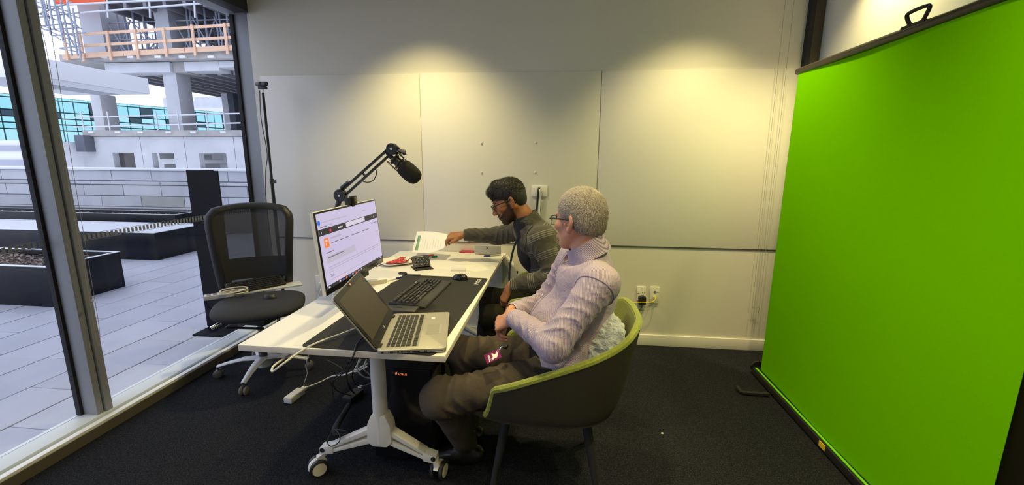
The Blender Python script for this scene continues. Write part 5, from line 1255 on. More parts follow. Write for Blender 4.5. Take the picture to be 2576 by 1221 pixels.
# ------------------------------------------------------------------ anatomy helpers
class Fr:                      # local frame -> world
    def __init__(s, o, fwd, up, sc=1.0):
        f = np.array(fwd, float); f /= np.linalg.norm(f); u = np.array(up, float); u -= f*(u@f); u /= np.linalg.norm(u)
        s.M = np.stack([f, np.cross(u, f), u], 1); s.o = np.array(o, float); s.s = sc
    def __call__(s, x, y, z): return s.o+s.M@(np.array([x, y, z])*s.s)
    def cap(s, a, b, ra, rb=None, k=0.012, n=None, f=1.0, op='u'):
        return cap(s(*a), s(*b), ra*s.s, None if rb is None else rb*s.s, k*s.s, None if n is None else s.M@np.array(n, float), f, op)
    def ell(s, c, r, k=0.012, op='u', pitch=0.0, yaw=0.0):
        R = np.array(Matrix.Rotation(yaw, 3, 'Z') @ Matrix.Rotation(pitch, 3, 'Y')); return ell(s(*c), np.array(r)*s.s, k*s.s, s.M@R, op)
def head_prims(H, wide=1.0):   # x forward, y left, z up; origin mid head (between the ears)
    P = [H.ell((-.012, 0, .045), (.097, .076*wide, .083), .01), H.ell((.030, 0, -.030), (.063, .060*wide, .082), .03),
         H.cap((-.02, .058*wide, -.035), (.058, .018, -.098), .020, .016, .03), H.cap((-.02, -.058*wide, -.035), (.058, -.018, -.098), .020, .016, .03),
         H.ell((.070, 0, -.100), (.020, .026, .018), .02),
         H.cap((.076, .034, .026), (.086, .010, .022), .010, .010, .014), H.cap((.076, -.034, .026), (.086, -.010, .022), .010, .010, .014),
         H.ell((.062, .046, -.018), (.022, .020, .020), .02), H.ell((.062, -.046, -.018), (.022, .020, .020), .02),
         H.ell((.088, .031, .006), (.014, .017, .012), .010, 's'), H.ell((.088, -.031, .006), (.014, .017, .012), .010, 's'),
         H.ell((.071, .031, .004), (.0145, .0155, .0135), .004), H.ell((.071, -.031, .004), (.0145, .0155, .0135), .004),
         H.cap((.090, 0, .018), (.113, 0, -.030), .0085, .0120, .010), H.ell((.100, .013, -.034), (.012, .009, .009), .007), H.ell((.100, -.013, -.034), (.012, .009, .009), .007),
         H.ell((.082, 0, -.062), (.016, .028, .022), .012),
         H.cap((.093, -.020, -.064), (.098, 0, -.059), .0055, .0065, .005), H.cap((.093, .020, -.064), (.098, 0, -.059), .0055, .0065, .005),
         H.cap((.090, -.018, -.071), (.095, .018, -.071), .0065, .0065, .005), H.cap((.101, -.02, -.0655), (.101, .02, -.0655), .0022, .0022, .004, op='s')]
    for s in (1, -1):
        P += [H.ell((-.012, .081*s*wide, -.006), (.020, .0085, .034), .006, pitch=-.25, yaw=-.40*s), H.ell((-.004, .0895*s*wide, -.004), (.0120, .0115, .0230), .002, 's', pitch=-.25), H.ell((-.004, .079*s*wide, -.036), (.010, .007, .011), .006), H.cap((-.018, .083*s*wide, .010), (-.012, .085*s*wide, -.012), .0035, .003, .004), H.ell((.010, .080*s*wide, -.010), (.006, .005, .008), .004)]
    return P
def hand_prims(w, d, back, thumb, L=1.0, curl=(30, 35, 25), spread=1.0, tcurl=0.0, pinch=False, k=.006):
    """w wrist, d finger direction, back of hand normal, thumb side"""
    d = np.array(d, float); d /= np.linalg.norm(d); b = np.array(back, float); b -= d*(b@d); b /= np.linalg.norm(b)
    t = np.cross(d, b); t = t if t@np.array(thumb, float) > 0 else -t
    w = np.array(w, float); P = []
    g = lambda x, y, z: w+(d*x+t*y+b*z)*L
    ky = (.029, .009, -.011, -.029); kx = (.088, .092, .087, .078); fl = (.070, .078, .072, .057); fr = (.0092, .0094, .0088, .0078)
    for y, x in zip(ky, kx): P.append(cap(g(0.0, y*.62, 0), g(x, y, 0), .0165*L, .0125*L, .012, b, .85))
    P.append(cap(g(-.03, 0, 0), g(.01, 0, 0), .024*L, .026*L, .015, b, .78))
    for i in range(4):
        p = g(kx[i], ky[i], 0); a = 0; yy = (ky[i]*0.25)*spread
        c = curl if not isinstance(curl[0], (tuple, list)) else curl[i]
        dirv = d+t*yy; dirv /= np.linalg.norm(dirv)
        for j, (fr_, ln) in enumerate(zip((.46, .30, .24), (1, .93, .85))):
            a += math.radians(c[j]); v = dirv*math.cos(a)-b*math.sin(a); q = p+v*fl[i]*fr_*L
            P.append(cap(p, q, fr[i]*L*(1-.08*j), fr[i]*L*(1-.08*(j+1)), k if j else .008)); p = q
    t0, t1 = g(.012, .024, -.004), g(.045, .050, -.012)
    a = tcurl
    t2 = t1+(d*math.cos(.35-a)*.034+t*math.sin(.35-a)*.034-b*.012)*L; t3 = t2+(d*math.cos(.15-a*2)*.026+t*math.sin(.15-a*2)*.026-b*.010)*L
    P += [cap(t0, t1, .0165*L, .0125*L, .012), cap(t1, t2, .0115*L, .0105*L, .006), cap(t2, t3, .0105*L, .008*L, .005)]
    return P
def skin_mat(name, c, c2, rough=0.5, stubble=(0.02, 0.01, 0.006)):
    m = mat(name, c, rough, spec=0.35, var=(14, c2, 0.35, 0.7), bump=(220, 0.12))
    nt = m.node_tree; bs = nt.nodes['Principled BSDF']; lk = bs.inputs['Base Color'].links[0]; src = lk.from_socket
    at = nt.nodes.new('ShaderNodeAttribute'); at.attribute_name = 'stubble'; mx = nt.nodes.new('ShaderNodeMix'); mx.data_type = 'RGBA'
    nz = nt.nodes.new('ShaderNodeTexNoise'); nz.inputs['Scale'].default_value = 420; ml = nt.nodes.new('ShaderNodeMath'); ml.operation = 'MULTIPLY_ADD'; ml.inputs[1].default_value = 0.9; ml.inputs[2].default_value = 0.45
    m2 = nt.nodes.new('ShaderNodeMath'); m2.operation = 'MULTIPLY'; m2.use_clamp = True
    nt.links.new(nz.outputs['Fac'], ml.inputs[0]); nt.links.new(ml.outputs[0], m2.inputs[0]); nt.links.new(at.outputs['Fac'], m2.inputs[1]); nt.links.new(m2.outputs[0], mx.inputs['Factor'])
    nt.links.new(src, mx.inputs['A']); mx.inputs['B'].default_value = (*stubble, 1); nt.links.new(mx.outputs['Result'], bs.inputs['Base Color'])
    b = m.node_tree.nodes['Principled BSDF']; b.inputs['Subsurface Weight'].default_value = 0.12; b.inputs['Subsurface Radius'].default_value = (0.02, 0.008, 0.004); return m
def strands(name, m, parent, roots, dirs, ln, r=0.0011, bend=None):
    vs, fs = [], []
    for p, d in zip(roots, dirs):
        d = d/np.linalg.norm(d); u = np.cross(d, [0.31, 0.77, 0.55]); u /= np.linalg.norm(u); w = np.cross(d, u); o = len(vs); l = ln*random.uniform(.7, 1.2)
        mid = p+d*l*.55+(bend*l*.12 if bend is not None else 0); tip = p+d*l+(bend*l*.45 if bend is not None else 0)
        for k in range(3):
            a = 2.094*k; vs.append(p+(u*math.cos(a)+w*math.sin(a))*r)
        for k in range(3):
            a = 2.094*k; vs.append(mid+(u*math.cos(a)+w*math.sin(a))*r*.8)
        vs.append(tip)
        for k in range(3):
            j = (k+1) % 3; fs += [(o+k, o+j, o+3+j, o+3+k), (o+3+k, o+3+j, o+6)]
    me = bpy.data.meshes.new(name); og = np.array(ORG[parent]); me.from_pydata([tuple(v-og) for v in vs], [], fs); me.update(); me.materials.append(m)
    me.polygons.foreach_set('use_smooth', [True]*len(me.polygons))
    ob = bpy.data.objects.new(name, me); COL.objects.link(ob); ob.parent = parent; ORG[ob] = ORG[parent]; return ob
def mesh_samples(o, n, keep=None):
    me = o.data; og = np.array(ORG[o]); V = np.empty(len(me.vertices)*3); me.vertices.foreach_get('co', V); V = V.reshape(-1, 3)+og
    N = np.empty(len(me.vertices)*3); me.vertices.foreach_get('normal', N); N = N.reshape(-1, 3)
    ids = np.random.permutation(len(V))
    if keep is not None: ids = ids[keep(V[ids], N[ids])]
    ids = ids[:n]; return V[ids]+np.random.normal(0, .0008, (len(ids), 3)), N[ids]
def wrinkle(V, segs, amp=0.004):
    from mathutils import noise as mn
    out = V.copy()
    for i, p in enumerate(V):
        v = Vector(p)
        out[i] = p+np.array([mn.noise(v*12+Vector((9, 0, 0))), mn.noise(v*12+Vector((0, 9, 0))), mn.noise(v*12+Vector((0, 0, 9)))])*amp
    if segs:      # cloth gathered in rings along each sleeve, strongest at the elbow and cuff
        for (a, b, r, o_) in segs:
            a, b = np.array(a, float), np.array(b, float); d = b-a; L = np.linalg.norm(d); d /= L
            s_ = (V-a)@d; q = V-a-s_[:, None]*d; rad = np.linalg.norm(q, axis=1)
            near = np.clip(1-(rad-r*1.05)/(r*.35), 0, 1)*np.clip(s_/.05, 0, 1)*np.clip((L-s_)/.03, 0, 1)
            e = np.array(o_ > .5)*(1-s_/L)+np.array(o_ <= .5)*(s_/L)
            w = (.35+.65*np.clip(e, 0, 1))*near
            th = np.arctan2(q@np.cross(d, [0, 0, 1.0]), q[:, 2])
            ph = s_/.017+1.9*np.sin(th+s_*7+o_*5)+1.2*np.sin(2*th-s_*11)
            crest = (1-np.abs(np.sin(ph)))**1.7-.35
            out += (q/(rad[:, None]+1e-6))*(w*amp*1.15*crest)[:, None]
    return out
# ================================================================== THE TWO MEN
def stripe_mat(name, base, light, spec):
    """spec: list of (attribute, period, groups[(centre, halfwidth)])"""
    m = mat(name, base, 0.9, spec=0.2, sheen=0.1); nt = m.node_tree; b = nt.nodes['Principled BSDF']
    last = None
    for (attr, period, groups) in spec:
        at = nt.nodes.new('ShaderNodeAttribute'); at.attribute_name = attr
        dv = nt.nodes.new('ShaderNodeMath'); dv.operation = 'DIVIDE'; dv.inputs[1].default_value = period
        frn = nt.nodes.new('ShaderNodeMath'); frn.operation = 'FRACT'
        nt.links.new(at.outputs['Fac'], dv.inputs[0]); nt.links.new(dv.outputs[0], frn.inputs[0])
        for (c, hw) in groups:
            cm = nt.nodes.new('ShaderNodeMath'); cm.operation = 'COMPARE'; cm.inputs[1].default_value = c; cm.inputs[2].default_value = hw
            nt.links.new(frn.outputs[0], cm.inputs[0])
            if last is None: last = cm
            else:
                ad = nt.nodes.new('ShaderNodeMath'); ad.operation = 'MAXIMUM'; nt.links.new(last.outputs[0], ad.inputs[0]); nt.links.new(cm.outputs[0], ad.inputs[1]); last = ad
    mx = nt.nodes.new('ShaderNodeMix'); mx.data_type = 'RGBA'
    mx.inputs['A'].default_value = (*base, 1); mx.inputs['B'].default_value = (*light, 1)
    nt.links.new(last.outputs[0], mx.inputs['Factor']); nt.links.new(mx.outputs['Result'], b.inputs['Base Color'])
    tcn = nt.nodes.new('ShaderNodeTexCoord'); nz = nt.nodes.new('ShaderNodeTexNoise'); nz.inputs['Scale'].default_value = 14; nz.inputs['Detail'].default_value = 3; nz.inputs['Distortion'].default_value = 0.8
    bp = nt.nodes.new('ShaderNodeBump'); bp.inputs['Strength'].default_value = 0.55; bp.inputs['Distance'].default_value = 0.02
    nt.links.new(tcn.outputs['Object'], nz.inputs['Vector']); nt.links.new(nz.outputs['Fac'], bp.inputs['Height']); nt.links.new(bp.outputs['Normal'], b.inputs['Normal'])
    return m
def fold_mat(name, c, c2, sc=14, st=0.55):
    return mat(name, c, 0.9, spec=0.15, var=(5, c2, .3, .7), bump=(sc, st*2.0, (1, 1, 1)))
def ringpts(c, ax, u, ru, rw, n=40, fn=None):
    ax = np.array(ax, float); ax /= np.linalg.norm(ax); u = np.array(u, float); u -= ax*(u@ax); u /= np.linalg.norm(u); w = np.cross(ax, u)
    out = []
    for k in range(n):
        a = 2*math.pi*k/n; e = fn(a) if fn else 0
        out.append(np.array(c)+u*math.cos(a)*ru+w*math.sin(a)*rw+ax*e)
    return out
def glasses(name, t, H, m, y=.068, front=.106, z=.008, lens=None, half=False):
    p = MB()
    def rimpts(s):
        pts = []
        for k in range(20):
            a = 2*math.pi*k/20; n = 4.5; r = 1/((abs(math.cos(a))**n+abs(math.sin(a))**n)**(1/n))
            yy = s*.034+math.cos(a)*r*.0265; zz = z-.006+math.sin(a)*r*.0185; pts.append(H(front-.010*(abs(yy)/.06)**2, yy, zz))
        return pts
    for s in (1, -1):
        R_ = rimpts(s)
        p.tube(R_, 0.0013, 6, True)
        top = [R_[k] for k in range(0, 11)]; p.tube(top, 0.0022, 6)
        p.tube([H(front-.010, s*.061, z+.004), H(front-.018, s*(y+.004), z+.005), H(.03, s*(y+.010), z+.004), H(-.012, s*(y+.012), z+.002), H(-.030, s*(y+.010), z-.022)], [(0.0034, 0.0016)]*5, 8, flat=H.M@np.array([0, 0, 1.0]))
    p.tube([H(front-.001, .008, z), H(front+.001, 0, z+.002), H(front-.001, -.008, z)], 0.0018, 6)
    g = p.build(name, m, t)
    for s in (1, -1):
        ctr = H(front-.004, s*.034, z-.006); R_ = rimpts(s)
        MB().add([ctr]+R_, [(0, k+1, (k+1) % 20+1) for k in range(20)]).build('lens', lens, g)
    return g
M_lens = glass_mat('spectacle_lens', (0.93, 0.95, 0.94), 0.10)

# ---------------------------------------------------------------- older man in the striped shirt
M_skinB = skin_mat('skin_fair', (0.52, 0.24, 0.15), (0.60, 0.30, 0.20))
HB = Fr((0.090, 1.800, 1.215), (-.80, .60, -.07), (0.05, -0.02, 1), 1.03)
neckB = np.array((.140, 1.810, 1.100))
lsB, rsB = np.array((.170, 1.615, 1.000)), np.array((.085, 2.020, 1.005))
leB, lwB = np.array((-.005, 1.550, .765)), np.array((-.175, 1.735, .795))
reB, rwB = np.array((-.045, 2.075, .750)), np.array((-.195, 1.875, .775))
pelB, cheB = np.array((.085, 1.830, .565)), np.array((.125, 1.815, .90))
lhB, lkB, laB = np.array((.03, 1.740, .545)), np.array((-.475, 1.615, .468)), np.array((-.415, 1.830, .10))
rhB, rkB, raB = np.array((.02, 1.925, .545)), np.array((-.46, 1.985, .500)), np.array((-.44, 1.985, .10))
B = thing('person', 'grey haired man with glasses in a striped lilac shirt, in the front tub chair', 'person', (.05, 1.85, 0))
hd = np.array((-.75, .45, -.48)); hd /= np.linalg.norm(hd)
P = head_prims(HB)
P += [HB.cap((-.035, 0, -.05), (-.035, 0, -.125), .054, .055, .02, (1, 0, 0), 1.05), cap(HB(-.035, 0, -.11), neckB-np.array((0, 0, .04)), .055, .058, .02),
      cap(neckB-np.array((0, 0, .17)), pelB, .09, .10, .05, (0, 1, 0), 1.15), cap(lsB+np.array((0, .04, -.03)), rsB-np.array((0, .04, .03)), .045, .045, .03),
      cap(lsB, leB, .046, .038, .03), cap(leB, lwB, .038, .026, .02), cap(rsB, reB, .046, .038, .03), cap(reB, rwB, .038, .026, .02),
      cap(lhB, lkB, .07, .05, .04), cap(lkB, laB, .048, .035, .03), cap(rhB, rkB, .07, .05, .04), cap(rkB, raB, .048, .035, .03), ell(pelB-np.array((0, 0, .0)), (.11, .15, .10), .05)]
P += hand_prims(lwB+hd*.012, hd, (-.35, -.55, .75), (-.4, .75, .3), 1.0, (38, 45, 30), 0.6, 0.4)
hr = np.array((-.50, -.62, -.60))
P += hand_prims(rwB+np.array((-.01, -.01, -.005)), hr, (-.55, .45, .70), (-.5, -.2, .5), 1.0, (35, 40, 30), 0.6, 0.3)
ax = (axis(-.60, .26, .010, ((-.36, -.16, .0028), (-.05, .22, .0030))), axis(1.45, 2.15, .010, ((1.66, 1.93, .0030),)), axis(.04, 1.40, .011, ((.64, .84, .0028), (1.07, 1.37, .0030))))
body = sdf_object('body', P, ax, M_skinB, B, smooth=1)
# shirt
ly = (0, 1, 0)
segB = [(pelB, neckB, .15, 0), (lsB, leB, .065, .3), (leB, lwB, .048, .6), (rsB, reB, .065, .3), (reB, rwB, .048, .6)]
SP = [cap(np.array((.085, 1.82, .63)), np.array((.133, 1.812, .92)), .142, .135, .05, ly, 1.15), ell((.020, 1.835, .725), (.135, .165, .155), .06),
      cap(lsB+np.array((.0, .03, -.01)), rsB+np.array((.0, -.03, -.01)), .080, .080, .05), cap(neckB+np.array((.0, 0, -.015)), neckB-np.array((.005, 0, .10)), .070, .105, .06),
      cap(lsB, leB, .073, .062, .022), cap(leB, lwB, .062, .040, .02), cap(rsB, reB, .073, .062, .03), cap(reB, rwB, .062, .040, .03),
      ell(leB+np.array((.005, -.005, -.005)), (.062, .062, .060), .02), cap((.06, 1.72, .60), (.02, 1.70, .585), .085, .075, .05), cap((.06, 1.94, .60), (.02, 1.95, .585), .085, .075, .05)]
fold = lambda V: wrinkle(V, segB[1:], 0.007)
def cut_wrist(ax_):   # sleeve ends
    X_, Y_, Z_ = ax_[0][:, None, None], ax_[1][None, :, None], ax_[2][None, None, :]
    out = None
    for w, e in ((lwB, leB), (rwB, reB)):
        d = (w-e)/np.linalg.norm(w-e); s_ = (X_-w[0])*d[0]+(Y_-w[1])*d[1]+(Z_-w[2])*d[2]
        r = np.sqrt((X_-w[0])**2+(Y_-w[1])**2+(Z_-w[2])**2)-.09
        q = -np.maximum(-s_, r); out = q if out is None else np.maximum(out, q)
    # neck opening and hem
    nb = np.maximum(np.sqrt((X_-neckB[0]+.01)**2+(Y_-neckB[1])**2)-.11, -((Z_-neckB[2]+.030)*.90-(X_-neckB[0])*.42))
    out = np.maximum(out, -nb)
    out = np.maximum(out, (0.555+(0.10-X_)*0.16)-Z_)
    return out
M_shirt = stripe_mat('striped_shirt', (0.50, 0.42, 0.51), (0.235, 0.175, 0.27), [('diag', 0.0046, ((.5, .2),))])
axs = (axis(-.24, .32, .0062), axis(1.44, 2.16, .0062), axis(.53, 1.13, .0062))
shirt = sdf_object('shirt', SP, axs, M_shirt, B, segB, 2, fold, cut_wrist)
# cuffs, collar, buttons
for w, e, r in ((lwB, leB, .041), (rwB, reB, .040)):
    d = (w-e)/np.linalg.norm(w-e)
    pr = [(r*.90, -.052), (r*1.0, -.048), (r*.97, -.002), (r*.90, .004), (r*.84, .0), (r*.84, -.04)]
    MB().lathe(pr, w+d*.004, d, 24).build('cuff', M_shirt, B)
    cf_ = list(B.children)[-1]; cf_ = [c for c in B.children if c.name.startswith('cuff')][-1]
    at = cf_.data.attributes.new('diag', 'FLOAT', 'POINT'); at.data.foreach_set('value', [(v.co.x*.3+v.co.z*.75-v.co.y*.55) for v in cf_.data.vertices])
def collar(t, c, up, fwd, ru, rw, h, m, gap=0.35, flare=1.18, drop=.02):
    up = np.array(up, float); up /= np.linalg.norm(up); f = np.array(fwd, float); f -= up*(f@up); f /= np.linalg.norm(f); l = np.cross(up, f); c = np.array(c)
    def fn(u, v):
        a = gap+(2*math.pi-2*gap)*u; ca, sa = math.cos(a), math.sin(a)
        back = (1-ca)/2
        base = h*(.55+.45*back)
        if v < .5: q = v/.5; r = 1.0; z = base*q
        else: q = (v-.5)/.5; r = 1.0+(flare-1)*q+.02; z = base*(1-q)-drop*q*(1+1.2*max(0, ca))
        return Vector(c+f*ca*ru*r+l*sa*rw*r+up*z)
    return MB().grid(fn, 48, 9).build('collar', m, t, solid=0.0016, smooth=60)
oc = collar(B, neckB+np.array((-.012, -.018, -.004)), (-.42, -.02, .91), (-.95, .22, -.4), .081, .080, .052, M_shirt, .26, 1.17, .028)
at = oc.data.attributes.new('diag', 'FLOAT', 'POINT'); at.data.foreach_set('value', [(v.co.x*.55+v.co.z*.62-v.co.y*.5) for v in oc.data.vertices])
for k in range(6):
    t_ = k/5; q = np.array((.035-.135*t_, 1.845, 1.03-.27*t_)); q[0] -= .012*math.sin(t_*3.1)
    MB().lathe([(0, 0), (.0055, 0), (.005, .0018), (0, .002)], q, (-.9, 0, .35), 10).build('button', M_white, B)
from mathutils.bvhtree import BVHTree
def on_surface(o, pts, lift=.0012):
    og = Vector(ORG[o]); bv = BVHTree.FromPolygons([v.co+og for v in o.data.vertices], [tuple(p.vertices) for p in o.data.polygons]); out = []
    for p in pts:
        h = bv.find_nearest(Vector(p)); out.append(h[0]+h[1]*lift if (h[1].dot(Vector(p)-h[0]) >= 0 or True) else h[0])
    return out
def seam(o, pts, r, m, closed=False):
    return MB().tube(on_surface(o, pts), r, 5, closed).build('seam', m, o)
M_seam = mat('seam_thread', (0.34, 0.27, 0.36), 0.9)
arm_c = lsB+(leB-lsB)*.16+np.array((0, .012, 0))
seam(shirt, [p for p in ringpts(arm_c, (leB-lsB)*.6+np.array((0, -.16, 0)), (1, 0, 0), .085, .085, 44)], .0022, M_seam, True)
for off_ in (-.016, .016): seam(shirt, [(.05-.18*t_, 1.845+off_, 1.05-.40*t_) for t_ in np.linspace(0, 1, 20)], .0014, M_seam)
# trousers, belt, shoes
TP = [ell((.075, 1.83, .565), (.135, .185, .115), .05), cap(lhB, lkB, .092, .076, .05), cap(lkB, laB, .070, .056, .035), cap(rhB, rkB, .098, .078, .05), cap(rkB, raB, .074, .062, .035), ell(lkB, (.08, .078, .08), .03), ell(rkB, (.08, .078, .08), .03)]
M_trB = fold_mat('trouser_brown', (0.082, 0.066, 0.052), (0.065, 0.052, 0.042), 10, .5)
def floorcut(z): return lambda ax_: (z-ax_[2])[None, None, :]+0*ax_[0][:, None, None]+0*ax_[1][None, :, None]
trB = sdf_object('trousers', TP, (axis(-.58, .24, .008), axis(1.44, 2.10, .008), axis(.06, .70, .008)), M_trB, B, None, 2, lambda V: wrinkle(V, [(lhB, lkB, .088, .3), (rhB, rkB, .092, .3)], 0.0090), floorcut(.085))
MB().tube(ringpts((.075, 1.83, .615), (-.30, 0, 1), (1, 0, 0), .150, .188, 40), [(0.006, 0.018)]*40, 8, True, flat=(-.3, 0, 1)).build('belt', M_blackm, B)
pc = MB(); pc.box(-.03, .03, -.02, .02, -.045, .045); pc.M = None
MB(frame((-.035, 1.655, .575), (.9, -.3, .2), (.2, .9, .1))).box(-.045, .045, -.012, .014, -.05, .04).build('belt_pouch', M_blackm, B, bevel=.012)
M_shoe = mat('shoe_black', (0.012, 0.012, 0.013), 0.3)
for (a_, dv) in ((laB, np.array((-1, -.05, 0))), (raB, np.array((-1, 0, 0)))):
    b0 = np.array((a_[0], a_[1], .045)); dv = dv/np.linalg.norm(dv)
    lo_, hi_ = np.minimum(b0-.12, b0+dv*.22-.08), np.maximum(b0+.12, b0+dv*.22+.08)
    Q = [cap(b0-dv*.05, b0+dv*.05, .042, .040, .03), cap(b0+dv*.04, b0+dv*.15-np.array((0, 0, .012)), .040, .034, .03, dv[[1, 0, 2]]*np.array((-1, 1, 0)), 1.15), cap(b0, a_, .042, .045, .03)]
    sdf_object('shoe', Q, tuple(axis(lo_[i], hi_[i] if i < 2 else .17, .006) if i < 2 else axis(-.01, .17, .006) for i in range(3)), M_shoe, B, None, 1, None, floorcut(.001))
# badge on his belt
bc_ = np.array(atY(1245, 906, 1.66)); bdg = thing('name_badge', 'purple name badge with a white bird emblem clipped at the older man\'s belt', 'badge', bc_)
bx_ = np.array(atY(1268, 893, 1.655))-np.array(atY(1222, 922, 1.655)); by_ = np.array(atY(1236, 897, 1.665))-np.array(atY(1222, 922, 1.655))
Mb = frame(bc_+np.array((-.005, -.012, .012)), (.80, .30, .28), (-.05, .75, .45)); bn_ = Vector((-.15, -.58, .80)).normalized(); bX_ = Vector((.86, .30, .30)); bX_ = (bX_-bn_*bX_.dot(bn_)).normalized(); Mb = frame(bc_+np.array((-.004, -.03, .03)), bX_, bn_.cross(bX_))
if (Mb.to_3x3() @ Vector((0, 0, 1))).z < 0 or (Mb.to_3x3() @ Vector((0, 0, 1))).y > 0.6: pass
M_pur = mat('badge_purple', (0.17, 0.008, 0.10), 0.3)
MB(Mb).box(-.033, .033, -.022, .022, 0, .0015).build('card', M_pur, bdg)
zt_ = .0017 if (Mb.to_3x3() @ Vector((0, 0, 1))).y < 0 or (Mb.to_3x3() @ Vector((0, 0, 1))).z > 0 else -.0005
bird = [(-.012, -.018), (.006, -.012), (.014, -.014), (.017, -.010), (.020, -.004), (.030, .010), (.020, .006), (.027, .018), (.012, .004), (.010, .006), (.006, .008), (.002, .014), (-.004, .013), (.000, .004), (-.001, -.004), (-.012, -.010), (-.004, -.010)]
MB(Mb).prism([(x, y, zt_) for x, y in bird], (0, 0, .0003)).build('bird_emblem', M_white, bdg)
MB(Mb).prism([(-.020, -.010, zt_), (-.012, -.010, zt_), (-.012, .012, zt_), (-.020, .012, zt_)], (0, 0, .0003)).build('printed_label', mat('badge_grey', (.5, .5, .52), .5), bdg)
MB(Mb).prism([(-.022, -.019, zt_), (-.019, -.019, zt_), (-.017, -.010, zt_), (-.020, -.010, zt_)], (0, 0, .0003)).build('printed_line', M_white, bdg)
MB(Mb).tube([(.033, .014, .001), (.042, .018, .004), (.055, .022, .006)], .0025, 6).build('clip', M_chrome, bdg)
MB(Mb).lathe([(0, -.006), (.013, -.006), (.013, .006), (0, .006)], (.064, .024, .0), (0, 0, 1), 18).build('reel', M_blackm, bdg)
# hair
HP = [HB.ell((-.018, 0, .046), (.101, .0815, .089), .01), HB.ell((-.045, 0, -.005), (.068, .079, .085), .03), HB.ell((.125, 0, -.02), (.085, .12, .085), .012, 's'), HB.ell((.02, 0, -.10), (.14, .12, .075), .02, 's'), HB.ell((.030, .085, -.055), (.052, .04, .072), .012, 's'), HB.ell((.030, -.085, -.055), (.052, .04, .072), .012, 's'), HB.ell((-.010, .088, -.020), (.024, .022, .030), .006, 's'), HB.ell((-.010, -.088, -.020), (.024, .022, .030), .006, 's')]
M_hairB = mat('hair_grey', (0.42, 0.37, 0.32), 0.7, var=(60, (0.27, 0.23, 0.20), .35, .65, (1, 1, 1)), bump=(160, .6))
hb = sdf_object('hair', HP, tuple(axis(HB.o[i]-.16, HB.o[i]+.17, .004) for i in range(3)), M_hairB, B, None, 1)
crown = HB(-.075, .0, .085)
def keepB(V, N): return ((V-HB.o)@HB.M[:, 2] > -.07)
pts, nr = mesh_samples(hb, 13000, keepB)
loc_ = (pts-HB.o)@HB.M
sw = np.cross(HB.M[:, 2], pts-crown); sw /= np.linalg.norm(sw, axis=1)[:, None]+1e-6
rad = pts-crown; rad -= nr*(np.sum(rad*nr, 1))[:, None]; rad /= np.linalg.norm(rad, axis=1)[:, None]+1e-6
dirs = nr*.45+rad*.75+sw*.25+np.random.normal(0, .28, pts.shape)
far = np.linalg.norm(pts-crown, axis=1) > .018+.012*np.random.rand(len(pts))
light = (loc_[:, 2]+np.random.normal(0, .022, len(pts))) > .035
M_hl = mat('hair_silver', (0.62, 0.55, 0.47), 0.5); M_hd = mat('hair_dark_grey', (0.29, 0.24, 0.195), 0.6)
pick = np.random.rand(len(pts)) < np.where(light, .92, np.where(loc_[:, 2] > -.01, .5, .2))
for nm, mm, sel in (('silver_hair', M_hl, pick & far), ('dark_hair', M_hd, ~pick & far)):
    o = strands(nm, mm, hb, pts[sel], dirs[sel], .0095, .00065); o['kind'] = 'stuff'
glasses('glasses', B, HB, mat('frame_black', (0.012, 0.012, 0.013), 0.3), y=.074, front=.106, lens=M_lens)
for s in (1, -1):
    MB().tube(on_surface(body, smoothpath([HB(.078, s*.050, .026), HB(.090, s*.032, .034), HB(.096, s*.014, .030)], 5), .0004), [(.0018, .0034)]*11, 8, flat=HB.M[:, 0]).build('eyebrow', M_hairB, B)

# ---------------------------------------------------------------- younger man in the checked jacket
M_skinA = skin_mat('skin_brown', (0.300, 0.120, 0.045), (0.36, 0.155, 0.065))
HA = Fr((-.300, 2.650, 1.205), (-.90, -.10, -.42), (-.40, 0.02, .90), 1.03)
neckA = np.array((-.190, 2.660, 1.105))
lsA, rsA = np.array((-.090, 2.475, 1.010)), np.array((-.205, 2.855, 1.005))
leA, lwA = np.array((.000, 2.415, .790)), np.array((-.262, 2.455, .718))
reA, rwA = np.array((-.425, 3.005, .925)), np.array((-.665, 2.985, .925))
pelA, cheA = np.array((.055, 2.67, .555)), np.array((-.11, 2.665, .93))
lhA, lkA, laA = np.array((.00, 2.575, .54)), np.array((-.385, 2.475, .505)), np.array((-.36, 2.50, .10))
rhA, rkA, raA = np.array((.00, 2.765, .54)), np.array((-.45, 2.80, .52)), np.array((-.50, 2.80, .10))
A = thing('person', 'younger bearded man with glasses in a grey checked jacket, passing a paper', 'person', (.0, 2.68, 0))
P = head_prims(HA)
P += [HA.cap((-.035, 0, -.05), (-.045, 0, -.120), .053, .054, .03), cap(HA(-.045, 0, -.11), neckA-np.array((0, 0, .03)), .053, .056, .02), cap(neckA-np.array((-.04, 0, .16)), pelA, .085, .10, .05, (0, 1, 0), 1.15), cap(lsA+np.array((0, .04, -.03)), rsA-np.array((0, .04, .03)), .042, .042, .03),
      cap(lsA, leA, .042, .035, .03), cap(leA, lwA, .035, .025, .02), cap(rsA, reA, .042, .035, .03), cap(reA, rwA, .035, .025, .02),
      cap(lhA, lkA, .065, .045, .04), cap(lkA, laA, .045, .035, .03), cap(rhA, rkA, .065, .045, .04), cap(rkA, raA, .045, .035, .03), ell(pelA, (.10, .14, .09), .05)]
P += hand_prims(lwA+np.array((-.012, 0, -.012)), (-.42, .02, -.90), (-.80, -.45, .30), (-.3, .9, 0), 1.0, ((18, 28, 20), (22, 32, 22), (28, 35, 25), (34, 38, 28)), 0.8, 0.2)
P += hand_prims(rwA+np.array((-.02, 0, 0)), (-.97, -.02, -.12), (.05, -.45, .88), (-.2, -.9, -.45), 1.0, ((42, 28, 15), (52, 40, 25), (60, 48, 30), (66, 52, 32)), 0.5, 0.55)
